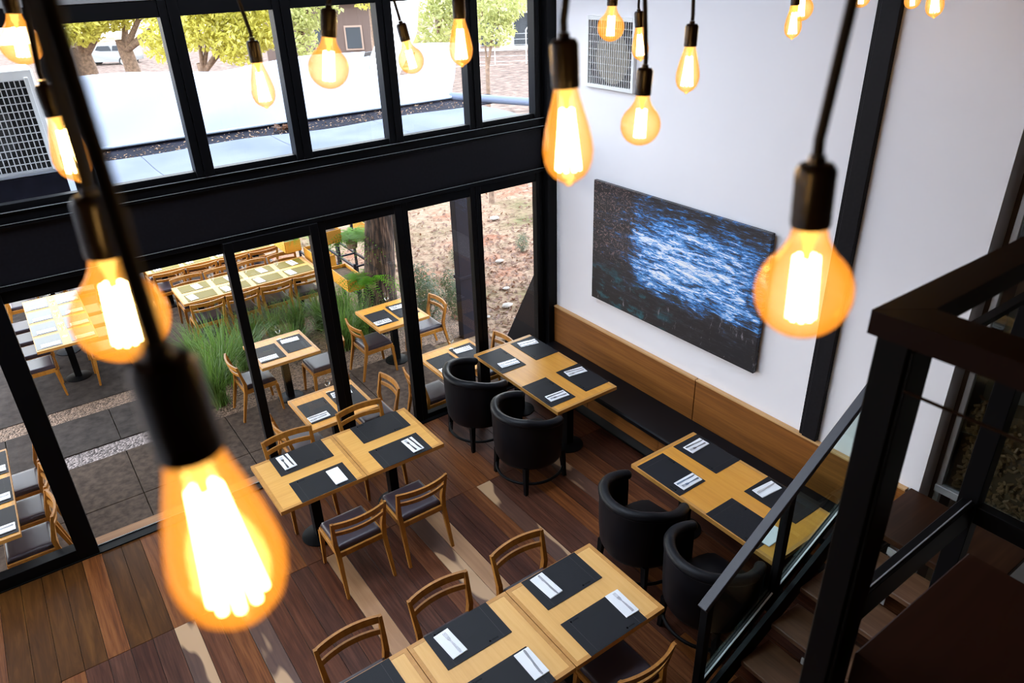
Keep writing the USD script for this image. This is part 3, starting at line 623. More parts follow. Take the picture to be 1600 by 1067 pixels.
PA, PD, PB_, PC_ = 'indoor table pair', 'foreground table row', 'corner bench table', 'stair bench table'
setting(PA, 'glass-side doorway place', -3.662, -.888, 'x', nap=(-3.80, -.868, 2), items='KF')
setting(PA, 'bare glass-side place', -2.848, -.888, 'x')
setting(PA, 'room-side place nearest the big bulb', -3.644, -1.352, 'x', nap=(-3.511, -1.352, 0))
setting(PA, 'room-side place toward the tub chairs', -2.873, -1.356, 'x', nap=(-2.742, -1.357, 2), items='FK')
setting(PB_, 'chair-side place nearest the glass', -1.143, -.54, 'y', nap=(-1.12, -.652, 83), items='FK')
setting(PB_, 'wall-side place nearest the glass', -.668, -.53, 'y', nap=(-.66, -.40, 80), items='FK')
setting(PB_, 'wall-side place farther from the glass', -.668, -1.392, 'y', nap=(-.652, -1.265, 82), items='FK')
setting(PB_, 'chair-side place farther from the glass', -1.143, -1.405, 'y', nap=(-1.125, -1.53, 86), items='FK')
setting(PC_, 'chair-side place at the far end', -1.143, -3.152, 'y', nap=(-1.108, -3.322, 90), items='FK')
setting(PC_, 'wall-side place at the far end', -.670, -3.140, 'y', nap=(-.658, -3.01, 92), items='FK')
setting(PC_, 'wall-side place behind the handrail', -.672, -3.95, 'y', nap=(-.662, -3.80, 85), items='K')
setting(PC_, 'chair-side place behind the handrail', -1.143, -3.945, 'y', nap=(-1.10, -4.18, 92))
setting(PD, 'far-side place at the right end', -2.690, -3.535, 'x', nap=(-2.816, -3.510, 3), items='K')
setting(PD, 'near-side place at the right end', -2.700, -4.008, 'x', nap=(-2.492, -3.966, -2), items='F')
setting(PD, 'far-side place at the middle table', -3.510, -3.532, 'x', nap=(-3.645, -3.525, 4), items='F')
setting(PD, 'near-side place at the middle table', -3.505, -4.008, 'x', nap=(-3.303, -3.978, 0), items='K')
setting(PD, 'far-side place at the left end', -4.285, -3.535, 'x')
# ================================================================== STAIRS, GUARDS AND MEZZANINE
st = thing('staircase', 'dark open-tread staircase with wooden treads rising towards the white wall', 'staircase')
YA, YB = -4.50, -5.49
steps = [(-2.18, .145), (-1.88, .31), (-1.57, .475), (-1.27, .645), (-.97, .815)]
for xx, zz in steps:
    obj('tread', B((xx, YB + .05, zz - .045), (xx + .315, YA - .075, zz), .006), tread_wood, st)
for (xx, zz), zn in zip(steps, [s[1] for s in steps[1:]] + [.985]):
    obj('riser', B((xx + .300, YB + .45, zz + .02), (xx + .312, YA - .35, zn - .09)), riser_pale, st)
obj('landing', B((-.67, -5.52, .93), (-.005, -4.64, .985), .004), landing_wood, st)
for yy in (YA - .045, YB + .02):
    obj('stringer', MB().bar((-2.36, yy, .02), (-.62, yy, .99), .04, .16, ch=.003), black_metal, st)
obj('landing_leg', B((-.62, -5.50, 0), (-.56, -5.44, .93)), black_metal, st)
gh = thing('stair_handrail', 'sloping dark steel handrail with glass infill beside the bench table', 'handrail')
hA, hB = np.array((-2.235, -4.455, .955)), np.array((-.50, -4.455, 2.17))
sl = (hB - hA) / np.linalg.norm(hB - hA)
obj('top_rail', MB().bar(hA, hB, .07, .045, ch=.004), rail_paint, gh)
for t in (.03, .47, .97):
    p = hA + (hB - hA) * t
    obj('post', B((p[0] - .03, p[1] - .03, max(0.0, p[2] - 1.12 if t > .1 else 0)), (p[0] + .03, p[1] + .03, p[2] - .015), .003), black_metal, gh)
bA, bB = np.array((-2.16, -4.455, .17)), np.array((-.52, -4.455, 1.10))
obj('base_channel', MB().bar(bA, bB, .05, .06, ch=.003), black_metal, gh)
obj('lit_glass_edge', MB().bar(bA + (0, -.015, .036), bB + (0, -.015, .036), .012, .010), white_enamel, gh)  # white strip with the top-lit edge of the glass put into its colour
up = np.array((0, 0, 1.))
for t0, t1 in ((.05, .44), (.50, .94)):
    a, b = hA + (hB - hA) * t0, hA + (hB - hA) * t1
    za = lambda X: bA[2] + (bB[2] - bA[2]) * (X - bA[0]) / (bB[0] - bA[0]) + .03
    obj('glass_panel', MB().prism([(a[0], za(a[0])), (b[0], za(b[0])), (b[0], b[2] - .085), (a[0], a[2] - .085)], 1, -4.461, -4.449), guard_glass, gh)
# ---- mezzanine floor near the camera
mz = struct('floor_2')
obj('deck', B((-9, -9, 3.0), (-3.74, -6.32, 3.2)), mezz_wood, mz)
obj('deck', B((-3.74, -9, 3.08), (-3.14, -6.04, 3.2), .004), mezz_wood, mz)
obj('edge_beam', B((-3.735, -6.30, 2.90), (-3.16, -6.06, 3.079)), black_metal, mz)
gr = thing('mezzanine_guard', 'dark wooden guard rail turning a corner on a thick black newel post', 'railing')
obj('newel_post', B((-3.828, -6.025, 0), (-3.728, -5.955, 4.15), .004), black_metal, gr)
obj('post_strip', B((-3.822, -6.034, 0), (-3.735, -6.0255, 4.12), .002), black_metal, gr)
obj('top_rail', MB().prism([(-3.870, -5.955), (-1.9, -5.955), (-1.9, -6.030), (-3.773, -6.030)], 2, 4.15, 4.202), dark_rail, gr)
obj('top_rail', MB().prism([(-3.870, -5.955), (-3.7735, -6.0305), (-3.7735, -8.2), (-3.870, -8.2)], 2, 4.15, 4.2015), dark_rail, gr)
obj('end_post', B((-3.86, -8.2, 3.2), (-3.78, -8.1, 4.15)), black_metal, gr); obj('end_post', B((-2.0, -6.03, 0), (-1.92, -5.96, 4.15)), black_metal, gr)
obj('cable', MB().tube([(-3.82, -6.03, 4.03), (-3.82, -8.1, 4.03)], .0035, 6), dark_rail, gr)
g2 = thing('stair_guard', 'black steel guard beam and post around the stair landing, behind the newel', 'railing')
obj('base_beam', MB().bar((-2.85, -5.6, 2.33), (-1.72, -5.6, 2.36), .06, .15, ch=.003), black_metal, g2)
obj('beam_edge', MB().bar((-2.85, -5.612, 2.409), (-1.80, -5.612, 2.439), .006, .006), alu, g2)
obj('corner_post', B((-1.83, -5.64, 0), (-1.74, -5.55, 3.56), .003), black_metal, g2)
obj('side_beam', MB().bar((-1.785, -5.63, 2.36), (-1.785, -6.6, 2.36), .06, .10, ch=.003), black_metal, g2)
obj('top_rail', MB().bar((-2.85, -5.6, 3.55), (-1.70, -5.6, 3.55), .035, .025), black_metal, g2)
obj('end_post', B((-2.87, -5.64, 0), (-2.80, -5.56, 3.56)), black_metal, g2)
# ---- glazed cork store beside the landing
cg = struct('window_31')
obj('frame_strip', B((.12, -4.80, 0), (.17, -4.76, 6.2), .003), alu, cg)
obj('pane', B((.14, -7.6, 1.05), (.148, -4.80, 6.2)), cork_glass, cg)
obj('bottom_rail', B((.10, -7.6, .985), (.16, -4.76, 1.05), .003), alu, cg); obj('mullion', B((.12, -5.62, 1.05), (.17, -5.56, 6.2), .003), black_metal, cg)
cm = MB(); cr = np.random.RandomState(3)
cyl = trimesh.creation.cylinder(.0115, .045, sections=8)
k = 0
for _ in range(1500):
    yy = cr.uniform(-6.6, -4.83); top = 1.95 - .30 * abs(yy + 5.3) + .10 * math.sin(yy * 9); zz = cr.uniform(1.0, max(1.05, top))
    xx = cr.uniform(.165, .20) if zz < top - .05 else cr.uniform(.165, .30)
    R = trimesh.transformations.random_rotation_matrix(cr.rand(3)); R[:3, 3] = (xx + .02, yy, zz)
    cm.tm(cyl, R)
tag(obj('cork_pile', cm, cork, smooth=40), 'deep pile of wine corks banked up behind the glass beside the landing', 'corks', kind='stuff')
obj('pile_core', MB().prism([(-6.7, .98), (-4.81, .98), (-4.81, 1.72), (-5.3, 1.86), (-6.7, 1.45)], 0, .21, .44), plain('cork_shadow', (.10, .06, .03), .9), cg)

# ================================================================== PENDANT LAMPS
HX = np.array((.8124, -.5824, 0.))
def build_lamp_parts(r, kind, tilt, ctilt, top):
    """the origin is the lowest point of the glass"""
    Lg, Ls = (.128, .057) if kind == 'S' else (.112, .053)
    ax = np.array((0, 0, 1.)) + tilt * HX; ax /= np.linalg.norm(ax); Mx = rot_to(ax)
    tr = lambda z: tuple(ax * z)
    if kind == 'S':
        prof = [(.0015, 0), (.0045, .0015), (.0065, .0045), (.012, .0075), (.020, .013), (.0268, .0215), (.0308, .033), (.0325, .046), (.0312, .058), (.0275, .076), (.0220, .096), (.0172, .112), (.0150, .122), (.0148, Lg)]
    else:
        R_ = .044; prof = [(R_ * math.sin(a), R_ - R_ * math.cos(a)) for a in np.linspace(.02, 2.45, 20)] + [(.0215, .087), (.0172, .096), (.0152, .104), (.015, Lg)]
    bulb = obj('bulb_glass', MB().lathe(prof, 40, M=Mx), amber, r, smooth=60)
    fm = MB(); z0, z1 = (.022, .098) if kind == 'S' else (.018, .078); n = 9
    ra, rb = (.0150, .0070) if kind == 'S' else (.0112, .0095)
    pts = []
    for i in range(n * 2 + 1):
        a = PI * i / n; low = i % 2
        pts.append((ra * math.cos(a), ra * math.sin(a), z0) if low else (rb * math.cos(a), rb * math.sin(a), z1))
    for p, q in zip(pts[:-1], pts[1:]): fm.tube(trimesh.transform_points([p, q], Mx), .0023, 6)
    obj('filament', fm, filament, bulb)
    obj('stem', MB().lathe([(0, z1 - .012), (.003, z1 - .012), (.0045, z1 + .01), (.009, Lg - .006), (.0125, Lg), (0, Lg)], 16, M=Mx), stem_glass, bulb, smooth=50)
    s0 = Lg - .004
    obj('socket', MB().lathe([(0, s0), (.0168, s0), (.0174, s0 + .003), (.0174, s0 + .012), (.0170, s0 + .0125), (.0170, s0 + .014), (.0174, s0 + .0145), (.0174, s0 + .050), (.0140, s0 + .0555), (.0075, s0 + .0565), (.0068, s0 + .063), (0, s0 + .063)], 32, M=Mx), bakelite, r, smooth=35)
    P0 = ax * (s0 + .064)
    h = top - P0[2]
    d = np.array((0, 0, 1.)) + ctilt * HX
    kx = min(.45, h * .5)
    q0 = P0 + ax * .012; dz = top - .02 - q0[2]
    pts = [P0, q0, q0 + d * .04, q0 + d * (.04 + dz) * .5, q0 + d * dz]
    obj('cord', MB().tube(pts, .0048, 10), cord_cloth, r, smooth=60)
    e = pts[-1]
    obj('ceiling_rose', MB().lathe([(.0, -.03), (.02, -.028), (.05, -.004), (.05, .0)], 24, (e[0], e[1], top)), bakelite, r, smooth=40)
    return r
CEIL = 5.15
LAMPS = [
 ('S', (-5.155, -6.266, 4.497), -.036, -.019, 'huge blurred teardrop filament bulb in the front, lower left'),
 ('G', (-5.143, -5.874, 4.503), .044, .004, 'blurred round amber bulb just behind the huge teardrop bulb'),
 ('G', (-5.071, -4.525, 4.656), .087, -.009, 'round amber bulb cut by the left picture edge above the outdoor unit'),
 ('S', (-5.073, -5.015, 4.486), -.067, .113, 'teardrop amber bulb in front of the outdoor air-conditioning unit'),
 ('S', (-4.525, -4.475, 4.481), -.039, -.197, 'teardrop bulb on a slanting cord against the white tarpaulin'),
 ('G', (-4.545, -4.997, 4.594), .148, -.031, 'large round bulb in front of the window mullion, centre of the tarpaulin'),
 ('G', (-3.923, -4.245, 4.491), -.200, -.229, 'small tilted round bulb in front of the sunlit white tree trunk'),
 ('S', (-4.061, -4.779, 4.572), .007, .010, 'teardrop bulb at the right end of the white tarpaulin'),
 ('S', (-4.592, -5.888, 4.574), -.040, .122, 'large teardrop bulb hanging before the dark corner post'),
 ('G', (-3.415, -4.676, 4.579), .031, .085, 'round bulb overlapping the upper edge of the wall grille'),
 ('S', (-3.033, -4.438, 4.461), -.091, .029, 'small teardrop bulb at the right edge of the wall grille'),
 ('G', (-4.009, -5.428, 4.458), .033, -.074, 'round bulb just below the wall grille, above the painting'),
 ('S', (-3.572, -5.164, 4.486), .012, -.052, 'teardrop bulb against bare white wall, right of the grille'),
 ('G', (-4.617, -6.264, 4.515), -.055, .077, 'very large round amber bulb beside the painting and black column'),
 ('G', (-2.459, -4.728, 4.578), -.081, .091, 'small round bulb directly above a tiny teardrop bulb on the white wall'),
 ('S', (-2.510, -4.735, 4.515), -.042, .036, 'tiny teardrop bulb just below a small round one on the white wall'),
 ('G', (-1.354, -4.303, 4.548), -.074, .017, 'tiny round bulb at the top edge next to the black column'),
 ('G', (-.631, -4.189, 4.495), -.158, .006, 'tiny round bulb at the top edge right of the black column'),
 ('S', (-2.119, -5.073, 4.579), -.162, .10, 'tiny teardrop bulb at the top edge, farthest right')]
for kind, p, tl, ctl, lab in LAMPS:
    build_lamp_parts(thing('pendant_lamp', lab, 'pendant lamp', p, 0, 'bare filament pendant lamps'), kind, tl, ctl, CEIL - p[2])
# ================================================================== OUTSIDE: PATIO, GARDEN, CANOPY
G = -.40
gd = struct('ground')
gx = np.linspace(-45, 75, 61); gy = np.concatenate([np.linspace(-20, 0, 5)[:-1], np.linspace(0, 14, 29)[:-1], np.linspace(14, 110, 33)])
V = []; 
for yy in gy:
    for xx in gx:
        zz = G - .035 - .030 * max(0, yy - 14)
        V.append((xx, yy, zz))
F = []
nx = len(gx)
for i in range(len(gy) - 1):
    for j in range(nx - 1): a = i * nx + j; F.append([a, a + 1, a + nx + 1, a + nx])
obj('earth', (np.array(V), np.array(F)), soil, gd)
pf = struct('patio_floor')
xs = [-9.0, -7.3, -6.1, -4.9, -3.7, -2.5, -1.9]
for i in range(len(xs) - 1):
    obj('paving_slab', B((xs[i] + .004, .06, G - .06), (xs[i + 1] - .004, 1.20, G), .004), concrete, pf); obj('paving_slab', B((xs[i] + .004, 1.208, G - .06), (xs[i + 1] - .004, 2.215, G), .004), concrete, pf)
obj('paving_slab', B((-1.896, .06, G - .06), (-.55, 2.30, G), .004), concrete, pf); obj('paving_slab', B((-.545, .06, G - .06), (.25, 1.9, G), .004), concrete, pf)
for i in range(4): obj('slate_slab', B((xs[i] + .004, 2.52, G - .06), (xs[i + 1] - .004, 3.40, G + .004), .004), slab_dark, pf)
obj('paving_slab', B((-9, 3.76, G - .06), (-4.2, 9.8, G), .004), slab_dark, pf)
obj('paving_slab', B((-4.19, 4.45, G - .06), (-1.3, 9.8, G - .004), .004), concrete, pf)
tag(obj('gravel_strip', B((-9, 2.22, G - .06), (-4.2, 2.515, G - .008)), gravel), 'pale grey gravel strip between patio slabs outside the doorway', 'gravel', 'gravel strips', 'stuff')
tag(obj('gravel_strip', B((-9, 3.405, G - .06), (-4.2, 3.755, G - .008)), gravel_warm), 'brown gravel strip beyond the slate slabs, nearer the long tables', 'gravel', 'gravel strips', 'stuff')
tag(obj('bark_mulch', B((-4.19, 2.222, G - .06), (.2, 4.44, G - .012)), gravel_warm), 'brown mulch bed under the grasses and the tree', 'mulch', None, 'stuff')
# ---- leaf litter, stones and sticks in the garden
lr = np.random.RandomState(11)
def leaves_mesh(pts, size, flatness=1.0, seed=0):
    r = np.random.RandomState(seed); n = len(pts)
    N = r.normal(size=(n, 3)); N[:, 2] = np.abs(N[:, 2]) + flatness; N /= np.linalg.norm(N, axis=1, keepdims=True)
    A = np.cross(N, r.normal(size=(n, 3))); A /= np.linalg.norm(A, axis=1, keepdims=True); Bv = np.cross(N, A)
    s = (size * r.uniform(.6, 1.4, n))[:, None]; pts = np.asarray(pts)
    V = np.stack([pts - A * s, pts - Bv * s * .45 + N * s * .12, pts + A * s, pts + Bv * s * .45 + N * s * .12], 1).reshape(-1, 3)
    b = np.arange(n)[:, None] * 4
    return V, np.vstack([b + [0, 1, 2], b + [0, 2, 3]])
P = np.c_[lr.uniform(-.9, 7, 9000), lr.gamma(1.8, 1.7, 9000) + .25, np.full(9000, G - .012)]
P = P[~((P[:, 0] < .22) & (P[:, 1] < 4.45)) & ~((P[:, 0] < .3) & (P[:, 1] < 1.5)) & ~((P[:, 0] < -.6) & (P[:, 1] > 3.7)) & ~((np.abs(P[:, 0] - 4.3) < .3) & (np.abs(P[:, 1] - 7.75) < .3))]
tag(obj('leaf_litter', leaves_mesh(P, .045, 1.2, 5), litter), 'dry brown and pale leaves scattered over the garden soil', 'leaves', None, 'stuff')
STONES = [(1.15, 2.65, .14), (1.55, 3.25, .09), (2.2, 4.4, .12), (1.0, 2.15, .08), (2.6, 3.3, .10), (3.6, 6.6, .16), (.65, 2.5, .07), (1.9, 2.4, .08)]
STL = ['largest pale stone lying in the leaf litter by the dark wedge wall', 'small pale stone second nearest the wedge wall', 'pale stone farther out on the bare earth', 'pale stone at the foot of the right-hand glass pane', 'flat pale stone right of the fallen board', 'large stone far out on the reddish earth', 'small stone near the black canopy post', 'small stone half buried in leaves']
stone_m = plain('garden_stone', (.26, .23, .20), .85, bump=.4, bscale=20., vary=.25)
for (sx, sy, sr), lb in zip(STONES, STL):
    m = trimesh.creation.icosphere(2, 1.0); v = m.vertices * (1 + .35 * (meshkit.noise(m.vertices * 1.7 + sx * 5)[:, None] - .5)) * (sr * .75, sr * .5, sr * .25)
    tag(obj('stone', (v + (sx, sy, G + sr * .12), m.faces), stone_m, smooth=50), lb, 'stone', 'stones in the garden')
tag(obj('fallen_board', MB().bar((.78, 1.95, G + .02), (1.28, 1.62, G + .03), .07, .02, ch=.003), plain('grey_board', (.55, .5, .45), .8)), 'weathered grey board lying in the leaves by the glass', 'board')
# ---- wedge wall and canopy post
tag(obj('wedge_wall', MB().prism([(.10, G - .1), (1.32, G - .1), (1.03, .02), (.31, 1.28), (.10, 1.64)], 0, .0, .12), black_paint), 'dark sloping wedge of wall running out from the glass corner', 'wall', None, 'structure')
po = thing('canopy_post', 'black steel post holding up the canopy outside the glass', 'post', (.08, 2.2, G - .04))
obj('shaft', B((-.125, -.07, 0), (.125, .07, 3.44), .004), navy_steel, po); obj('collar', B((-.14, -.09, 1.0), (.14, .09, 1.05), .003), navy_steel, po)
# ---- canopy roof seen through the upper windows
cn = thing('canopy_roof', 'flat bluish white sheet roof just below the upper windows', 'roof')
cx = [-9, -7.0, -5.4, -3.9, -2.5, -1.2, .35]
for i in range(len(cx) - 1):
    x0, x1 = cx[i] + .003, cx[i + 1] - .003
    V = []; F = []
    nX, nY = 8, 8
    for a in range(nX + 1):
        for b in range(nY + 1):
            X = x0 + (x1 - x0) * a / nX; Y = .12 + (2.02 - .12) * b / nY
            V.append((X, Y, 3.075 + .012 * math.sin(X * 3.1 + Y * 2) + .012 * math.cos(Y * 4.3 - X)))
    n = len(V); V2 = [(p[0], p[1], p[2] - .012) for p in V]
    for a in range(nX):
        for b in range(nY):
            q = a * (nY + 1) + b; F += [[q, q + nY + 1, q + nY + 2, q + 1], [n + q, n + q + 1, n + q + nY + 2, n + q + nY + 1]]
    obj('roof_sheet', (np.array(V + V2), np.array(F)), canopy_mat, cn, smooth=40)
obj('rafter', B((-9, .07, 2.93), (.2, .13, 3.05)), navy_steel, cn); obj('rafter', B((-9, 2.03, 2.93), (.2, 2.11, 3.04)), navy_steel, cn)
gt = thing('roof_gutter', 'dark gutter full of dry leaves between the sheet roof and the tarpaulin', 'gutter')
obj('trough', MB().span((-9, 2.025, 3.045), (.95, 2.66, 3.060)).span((-9, 2.60, 3.06), (.3, 2.64, 3.11)), gutter_dark, gt)
P = np.c_[lr.uniform(-7, .6, 900), lr.uniform(2.05, 2.58, 900), np.full(900, 3.068)]
tag(obj('gutter_leaves', leaves_mesh(P, .017, 1.5, 6), pale_leaf), 'dry leaves lying in the roof gutter', 'leaves', None, 'stuff')
for nme, (px, py, sz), lb in (('fallen_leaf_clump', (-.86, 2.12, .06), 'curled brown leaf clump at the gutter edge behind the tilted bulb'), ('fallen_leaf_clump', (-2.25, 2.25, .06), 'dark leaf clump in the gutter left of centre')):
    P = np.c_[lr.normal(px, sz, 30), lr.normal(py, sz * .5, 30), lr.uniform(3.085, 3.11, 30)]
    tag(obj(nme, leaves_mesh(P, .05, .2, 9), litter), lb, 'leaves', 'leaf clumps on the canopy')
tr = np.random.RandomState(21)
def tarp_pt(u, v):
    """u along the roof, v from the gutter up over the ridge and down the far side"""
    s = v * 2.5
    if s < 1.0: y, z = 2.60 + 1.0 * s, 3.07 + .63 * s
    else: y, z = 3.60 + 1.6 * (s - 1.0), 3.70 - .40 * (s - 1.0)
    xr = .30 + .80 * min(s, 1.0) - .1 * max(0, s - 1)
    x = -9.0 + (xr + 9.0) * u
    z += .05 * math.sin(x * 1.9 + s * 2.2) * math.sin(min(s, 1) * PI * .8) + .07 * (meshkit.noise(np.array([x * .9 + 4 * s, s * 1.4 + x * .3, 2.]))[()] - .5) + .03 * math.sin(x * 3.2 - s * 7) * math.exp(-((s - .3) ** 2) * 6)
    if 3.0 > s > .9: z += .02 * math.sin(x * 2.7)
    return (x, y, z)
nU, nV = 110, 36
V = [tarp_pt(a / nU, b / nV) for a in range(nU + 1) for b in range(nV + 1)]; F = []
n = len(V); V2 = [(p[0], p[1] + .002, p[2] - .006) for p in V]
for a in range(nU):
    for b in range(nV):
        q = a * (nV + 1) + b
        if math.hypot(V[q][0] + .24, V[q][1] - 3.44) < .37: continue
        F += [[q, q + nV + 1, q + nV + 2, q + 1], [n + q, n + q + 1, n + q + nV + 2, n + q + nV + 1]]
tp = thing('tarpaulin', 'big white sunlit tarpaulin sloping up behind the sheet roof', 'tarpaulin')
obj('cloth', (np.array(V + V2), np.array(F)), tarp_mat, tp, smooth=60)
obj('hem_tube', MB().tube([(-9, 2.60, 3.095), (-4, 2.60, 3.10), (.30, 2.60, 3.10)], .018, 8), plain('hem_blue', (.35, .42, .52), .6), tp, smooth=60)
tag(obj('rolled_blind', MB().tube([(.33, 2.66, 3.10), (.93, 1.32, 3.10), (1.35, .4, 3.10)], .055, 16), blue_roll, smooth=50), 'rolled dark blue blind along the right end of the canopy', 'blind')
# ---- outdoor air-conditioning unit on the canopy
ac = thing('outdoor_unit', 'white outdoor air-conditioning unit with wire grille behind the left upper window', 'air conditioner', (-5.22, .78, 3.10))
obj('casing', B((-.50, -.14, .235), (.50, .18, 1.07), .02), white_enamel, ac)
obj('dark_recess', B((-.45, -.150, .29), (.42, -.141, .98)), dark_void, ac)
gb = MB()
for k in range(25): X = -.45 + .87 * k / 24; gb.span((X - .004, -.172, .285), (X + .004, -.164, .985))
for k in range(13): Z = .285 + .70 * k / 12; gb.span((-.455, -.166, Z - .004), (.425, -.158, Z + .004))
obj('wire_grille', gb, grille_grey, ac, kind='stuff')
for s in (-1, 1):
    obj('grille_edge', B((.435 * s - .015 - (.03 if s < 0 else 0) + .0, -.175, .27), (.435 * s + .015, -.141, 1.0), .003), white_enamel, ac)
obj('base', B((-.50, -.13, .0), (.50, .17, .234), .005), gutter_dark, ac)
obj('fan_blade', MB().lathe([(0, 0), (.30, 0), (.29, .006), (0, .012)], 30, M=trimesh.transformations.translation_matrix((-.05, -.1505, .63)) @ trimesh.transformations.rotation_matrix(PI / 2, [1, 0, 0])), plain('fan_dark', (.04, .04, .04), .5), ac)

# ---- patio tables: two-seat tables by the glass, long tables under the canopy
OZ = TH - .40
G2 = 'small square patio tables by the glass'
SM = [('o1', -3.215, -2.435, 1.76, 2.53, 'garden-side patio table beside the grasses', 'square patio table standing beside the green grasses'),
      ('o2', -1.58, -.80, 1.76, 2.56, 'patio table in front of the tree', 'square patio table standing in front of the tree trunk'),
      ('o3', -1.535, -.755, .075, .83, 'patio table behind the tub chair', 'square patio table just outside the glass behind the tub chair'),
      ('o4', -3.235, -2.445, .065, .82, 'patio table behind the indoor pair', 'square patio table just outside the glass behind the indoor oak pair')]
def out_chair(label, x, y, rz, group='wooden chairs at the small patio tables'): chair(label, x, y, rz, group, G)
for key, x0, x1, y0, y1, ph, lb in SM:
    table(key, x0, x1, y0, y1, 'y', lb, ((0, 0),), G2, floor=G)
    my = (y0 + y1) / 2
    setting(ph, 'left-hand place', x0 + .205, my - .03, 'y', z=OZ, nap=(x0 + .16, my - .17, 88 if key != 'o4' else 92), items='FK', area='out', size=(.46, .325))
    setting(ph, 'right-hand place', x1 - .205, my + .03, 'y', z=OZ, nap=(x1 - .22, my + .14, 84), items='FK', area='out', size=(.46, .325))
    copy_or_build('glass', build_glass, 'wine_glass', f'clear stemmed wine glass on the {ph}', 'glass', (x0 + .46, y1 - .12, OZ + .0014), 0, 'wine glasses outdoors')
out_chair('oak patio chair left of the table beside the grasses', -3.27, 2.13, -90); out_chair('oak patio chair right of the table beside the grasses', -2.33, 1.98, 90)
out_chair('oak patio chair left of the table in front of the tree', -1.60, 2.10, -90); out_chair('oak patio chair right of the table in front of the tree, by the shrubs', -.68, 2.10, 90)
out_chair('oak patio chair left of the table behind the tub chair', -1.62, .36, -90); out_chair('oak patio chair showing its back over the corner bench table', -.62, .47, 90)
out_chair('oak patio chair left of the table behind the indoor pair', -3.30, .38, -90); out_chair('oak patio chair right of the table behind the indoor pair', -2.33, .43, 90)
ORD = ['leftmost', 'second from left', 'third from left', 'rightmost']
for (key, x0, y0, y1, ph, lb) in (('near', -3.49, 4.45, 5.23, 'nearer long patio table', 'nearer long yellow-lit table'), ('far', -3.66, 6.08, 6.84, 'farther long patio table', 'farther long yellow-lit table')):
    x1 = x0 + 2.16
    table('row' + key, x0, x1, y0, y1, 'x', f'{lb} with olive mats under the canopy', ((-.79, 0), (.80, 0)), 'long patio tables with olive mats', floor=G)
    for k in range(4):
        X = x0 + .30 + .52 * k
        for sd, Y in (('near side', y0 + .19), ('far side', y1 - .19)):
            setting(ph, f'{ORD[k]} place on its {sd}', X, Y, 'x', z=OZ, size=(.44, .29), nap=(X + (-.17 if sd == 'near side' else .0) + .04, Y - .01, 8), items='F', mat=mat_olive, fine=False, area='out', matname='olive')
        if k < 3: copy_or_build('glass', build_glass, 'wine_glass', f'clear stemmed wine glass, {ORD[k]} on the {ph}', 'glass', (X + .25, (y0 + y1) / 2 + .02, OZ + .0014), 0, 'wine glasses outdoors')
        out_chair(f'oak patio chair, {ORD[k]} on the near side of the {ph}', x0 + .29 + .53 * k, y0 + .0, 0, 'wooden chairs at the long patio tables')
        out_chair(f'oak patio chair, {ORD[k]} on the far side of the {ph}', x0 + .29 + .53 * k, y1 + .03, 180, 'wooden chairs at the long patio tables')
ROWN = ['nearest', 'second nearest', 'third nearest', 'farthest']
for key, x0, x1, y0, y1, ph, lb, nn in (('w1', -5.46, -4.71, 4.12, 6.17, 'pale-matted long table', 'long table with pale grey mats seen behind the round blurred bulb', 4), ('w2', -5.40, -4.66, 6.70, 8.75, 'rear pale-matted table', 'second long table with pale mats, farther out under the canopy', 4),
                                        ('w3', -6.76, -5.975, .16, 1.80, 'table at the left edge', 'long dark-matted patio table cut by the left picture edge', 3)):
    table(key, x0, x1, y0, y1, 'y', lb, ((0, -.5), (0, .5)), 'long patio tables running away from the glass', floor=G)
    st_ = (y1 - y0) / nn; mm, mn = (mat_leather, 'black leather') if key == 'w3' else (mat_pale, 'pale grey')
    for k in range(nn):
        Y = y0 + st_ * (k + .5)
        for sd, X in (('left side', x0 + .165), ('right side', x1 - .165)):
            if key == 'w3' and sd == 'left side': continue
            setting(ph, f'{ROWN[k]} place on its {sd}', X, Y, 'x' if key != 'w3' else 'y', z=OZ, size=(.31, .42) if key != 'w3' else (.46, .31), nap=(X + .02, Y - .12, 90), items='F', mat=mm, fine=False, area='out', matname=mn)
        if key != 'w3':
            copy_or_build('glass', build_glass, 'wine_glass', f'clear stemmed wine glass, {ROWN[k]} on the {ph}', 'glass', ((x0 + x1) / 2, Y + .05, OZ + .0014), 0, 'wine glasses outdoors')
            out_chair(f'oak patio chair, {ROWN[k]} on the left side of the {ph}', x0 - .10, Y, -90, 'wooden chairs at the tables running away')
        if key == 'w3': Y = .42 + .54 * k
        out_chair(f'oak patio chair, {ROWN[k]} on the right side of the {ph}', x1 + (.10 if key != 'w3' else .05), Y, 90, 'wooden chairs at the tables running away')

mulch_in_shade = plain('mulch_in_shade', (.15, .105, .085), .95, bump=.6, bscale=3., vary=.5, spec=.05)  # shade across the street put into this darker brown
# ---- tree trunk through the canopy
def trunk_mesh(pts, rad, n=28, rough=.12, seed=1):
    P = np.array(pts, float); t = np.linspace(0, 1, 40); k = np.linspace(0, 1, len(P))
    C = np.c_[[np.interp(t, k, P[:, i]) for i in range(3)]].T; R = np.interp(t, k, rad); V = []; F = []
    a = np.arange(n) * 2 * PI / n
    for c, r in zip(C, R):
        ring = np.c_[c[0] + r * np.cos(a), c[1] + r * np.sin(a), np.full(n, c[2])]
        d = meshkit.fbm(ring * np.array([6, 6, 1.6]) + seed * 9, 3, seed) - .5
        V.append(np.c_[c[0] + r * (1 + rough * 2 * d) * np.cos(a), c[1] + r * (1 + rough * 2 * d) * np.sin(a), np.full(n, c[2])])
    for i in range(len(C) - 1):
        for j in range(n):
            q = (j + 1) % n; F += [[i * n + j, i * n + q, (i + 1) * n + q], [i * n + j, (i + 1) * n + q, (i + 1) * n + j]]
    return np.vstack(V), np.array(F)
